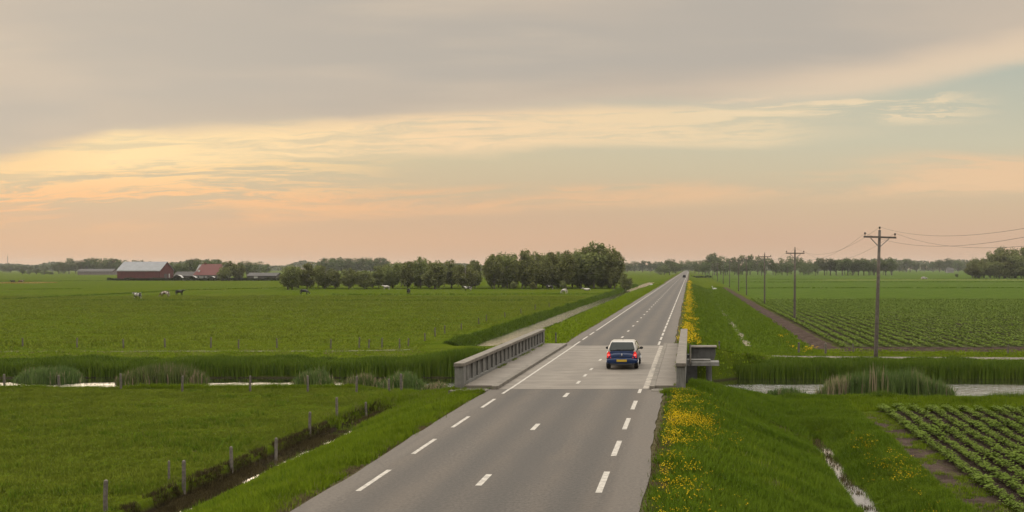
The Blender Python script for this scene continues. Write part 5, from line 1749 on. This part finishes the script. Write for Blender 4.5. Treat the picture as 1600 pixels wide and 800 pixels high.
# lower left orange streaks
lm = N.m('MULTIPLY', N.band(Vw, (HOR - 325) / F_PX, (HOR - 240) / F_PX, 0.012), N.step(N.m('ADD', U, N.m('MULTIPLY', n_big, .25)), -0.10, -0.40))
c = N.mix(N.m('MULTIPLY', lm, N.step(n_wisp, 0.44, 0.55, 0.0, 1.0)), c, N.mix(N.step(V, (HOR - 315) / F_PX, (HOR - 255) / F_PX), s2l(244, 192, 142), s2l(252, 214, 158)))
# bright band below the deck
bc = N.ramp(Un, [(up(0), vp(262)), (up(135), vp(236)), (up(500), vp(216)), (up(930), vp(200)), (up(1200), vp(202)), (up(1500), vp(170))])
bd = N.m('SUBTRACT', Vn, bc)
bt = N.ramp(Un, [(up(0), .35), (up(110), .9), (up(200), 1.0), (up(700), 1.0), (up(1000), .95), (up(1180), .85), (up(1300), .25), (up(1420), 0.1), (up(1600), 0)])
bmask = N.m('MULTIPLY', N.m('MULTIPLY', N.step(bd, -0.068, -0.030), N.step(bd, 0.045, 0.075, 1, 0)), N.m('MULTIPLY', bt, N.step(n_wisp, 0.37, 0.55, 0.35, 1.0)))
bcol = N.ramp(Un, [(up(0), s2l(246, 206, 152)), (up(180), s2l(254, 223, 168)), (up(450), s2l(252, 220, 170)), (up(700), s2l(246, 214, 171)), (up(1200), s2l(238, 215, 176)), (up(1600), s2l(228, 206, 174))])
c = N.mix(bmask, c, bcol)
wr = N.m('MULTIPLY', N.band(Vw, (HOR - 190) / F_PX, (HOR - 148) / F_PX, 0.008), N.band(U, 0.02, 0.30, 0.05))
c = N.mix(N.m('MULTIPLY', wr, N.step(n_wisp, .47, .58, 0, .85)), c, s2l(240, 217, 180))
# the grey deck
ed = N.ramp(Un, [(up(-60), vp(272)), (up(0), vp(262)), (up(110), vp(240)), (up(180), vp(214)), (up(500), vp(204)), (up(800), vp(181)), (up(1200), vp(163)), (up(1400), vp(138)), (up(1600), vp(98))])
n_med = N.noise(N.vec(N.m('MULTIPLY', U, 4.0), N.m('MULTIPLY', V, 20.0), 9.0), 1.6, 4.0, .5, .4)
dd = N.m('SUBTRACT', N.m('ADD', V0, N.m('MULTIPLY', N.m('SUBTRACT', n_med, .5), 0.05)), ed)
dmask = N.step(dd, -0.012, 0.055)
deck = N.mix(N.step(n_low, .34, .66), s2l(186, 177, 165), s2l(202, 187, 169))
deck = N.mix(N.m('MULTIPLY', N.step(dd, 0.0, 0.14, 1, 0), N.step(U, -.7, .1, .35, .65)), deck, N.mix(N.step(U, -.3, .3), s2l(210, 188, 162), s2l(216, 194, 172)))
deck = N.mix(N.m('MULTIPLY', N.step(N.noise(N.vec(N.m('MULTIPLY', U, 1.3), N.m('MULTIPLY', V, 11.0), 3.3), 1.8, 4.0, .5), .5, .72), 0.35), deck, s2l(218, 200, 176))
c = N.mix(dmask, c, deck)
# pale rim at the deck's right hand edge
rim = N.m('MULTIPLY', N.m('MULTIPLY', N.step(dd, -0.03, 0.02), N.step(dd, 0.03, 0.12, 1, 0)), N.step(U, -.05, .2))
c = N.mix(N.m('MULTIPLY', rim, .8), c, s2l(230, 207, 178))
# above the frame the thin overcast grows brighter towards the zenith
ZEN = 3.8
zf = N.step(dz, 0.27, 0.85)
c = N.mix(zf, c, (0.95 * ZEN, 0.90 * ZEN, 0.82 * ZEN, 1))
sky = N.n('ShaderNodeTexSky', sky_type='NISHITA')
sky.sun_disc = False
sky.sun_elevation = SUN_EL
sky.sun_rotation = SUN_AZ
sky.air_density, sky.dust_density = 1.0, 2.0
b1 = N.n('ShaderNodeBackground'); N.put(b1.inputs[0], sky.outputs[0]); b1.inputs[1].default_value = 0.05
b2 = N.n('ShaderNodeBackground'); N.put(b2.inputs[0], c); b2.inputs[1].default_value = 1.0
mx = N.n('ShaderNodeMixShader')
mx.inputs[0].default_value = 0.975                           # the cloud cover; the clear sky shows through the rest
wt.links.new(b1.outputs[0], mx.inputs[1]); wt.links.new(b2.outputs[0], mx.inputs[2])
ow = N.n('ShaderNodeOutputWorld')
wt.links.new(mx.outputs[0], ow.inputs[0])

sd = bpy.data.lights.new('sun', 'SUN')
sd.energy = 0.9
sd.angle = math.radians(30)
sd.specular_factor = 0.1
sd.color = (1.0, 0.80, 0.58)
so = bpy.data.objects.new('sun', sd)
col.objects.link(so)
dirv = Vector((math.sin(SUN_AZ) * math.cos(SUN_EL), math.cos(SUN_AZ) * math.cos(SUN_EL), math.sin(SUN_EL)))
so.rotation_euler = dirv.to_track_quat('Z', 'Y').to_euler()
so.location = (-60, 90, 40)

HAZE = 0.8e-4
hm = bpy.data.materials.new('evening_haze')
hm.use_nodes = True
for nd in list(hm.node_tree.nodes): hm.node_tree.nodes.remove(nd)
N = NT(hm.node_tree)
pv = N.n('ShaderNodeVolumePrincipled')
pv.inputs['Color'].default_value = (0.80, 0.81, 0.82, 1)
pv.inputs['Density'].default_value = HAZE
pv.inputs['Anisotropy'].default_value = 0.2
om = N.n('ShaderNodeOutputMaterial')
hm.node_tree.links.new(pv.outputs[0], om.inputs['Volume'])
b = MB(); b.box(-3700, 3700, -120, 3750, -4.4, 36)
hz = b.build('haze', hm)
tag(hz, 'thin evening haze over the flat land', 'haze', kind='stuff')

def scale_base(m, k):
    nt = m.node_tree
    p = nt.nodes.get('Principled BSDF')
    if not p or not p.inputs['Base Color'].is_linked: return
    src = p.inputs['Base Color'].links[0].from_socket
    nd = nt.nodes.new('ShaderNodeMix'); nd.data_type = 'RGBA'; nd.blend_type = 'MULTIPLY'
    nd.inputs[0].default_value = 1.0
    nd.inputs[7].default_value = (k, k, k, 1)
    nt.links.new(src, nd.inputs[6]); nt.links.new(nd.outputs[2], p.inputs['Base Color'])


# albedo calibration of the hard surfaces and the bare ground
for key in ('concrete', 'concrete_grey', 'concrete_dark', 'paint', 'post', 'pole', 'asphalt', 'deck', 'track', 'track_bare', 'tin', 'tile_red', 'plaster', 'thatch', 'trim', 'barn_red', 'white', 'plate'):
    scale_base(M[key], 0.77)
scale_base(gm, 0.86)

# ------------------------------------------------------------------ render settings
scene.render.engine = 'CYCLES'
cy = scene.cycles
cy.max_bounces = 6
cy.diffuse_bounces = 3
cy.glossy_bounces = 3
cy.transmission_bounces = 3
cy.volume_bounces = 0
cy.transparent_max_bounces = 8
cy.use_denoising = True
cy.denoiser = 'OPENIMAGEDENOISE'
cy.sample_clamp_indirect = 6.0
scene.view_settings.view_transform = 'Standard'
scene.view_settings.look = 'None'
scene.view_settings.exposure = 0.0
scene.view_settings.gamma = 1.0
scene.render.film_transparent = False
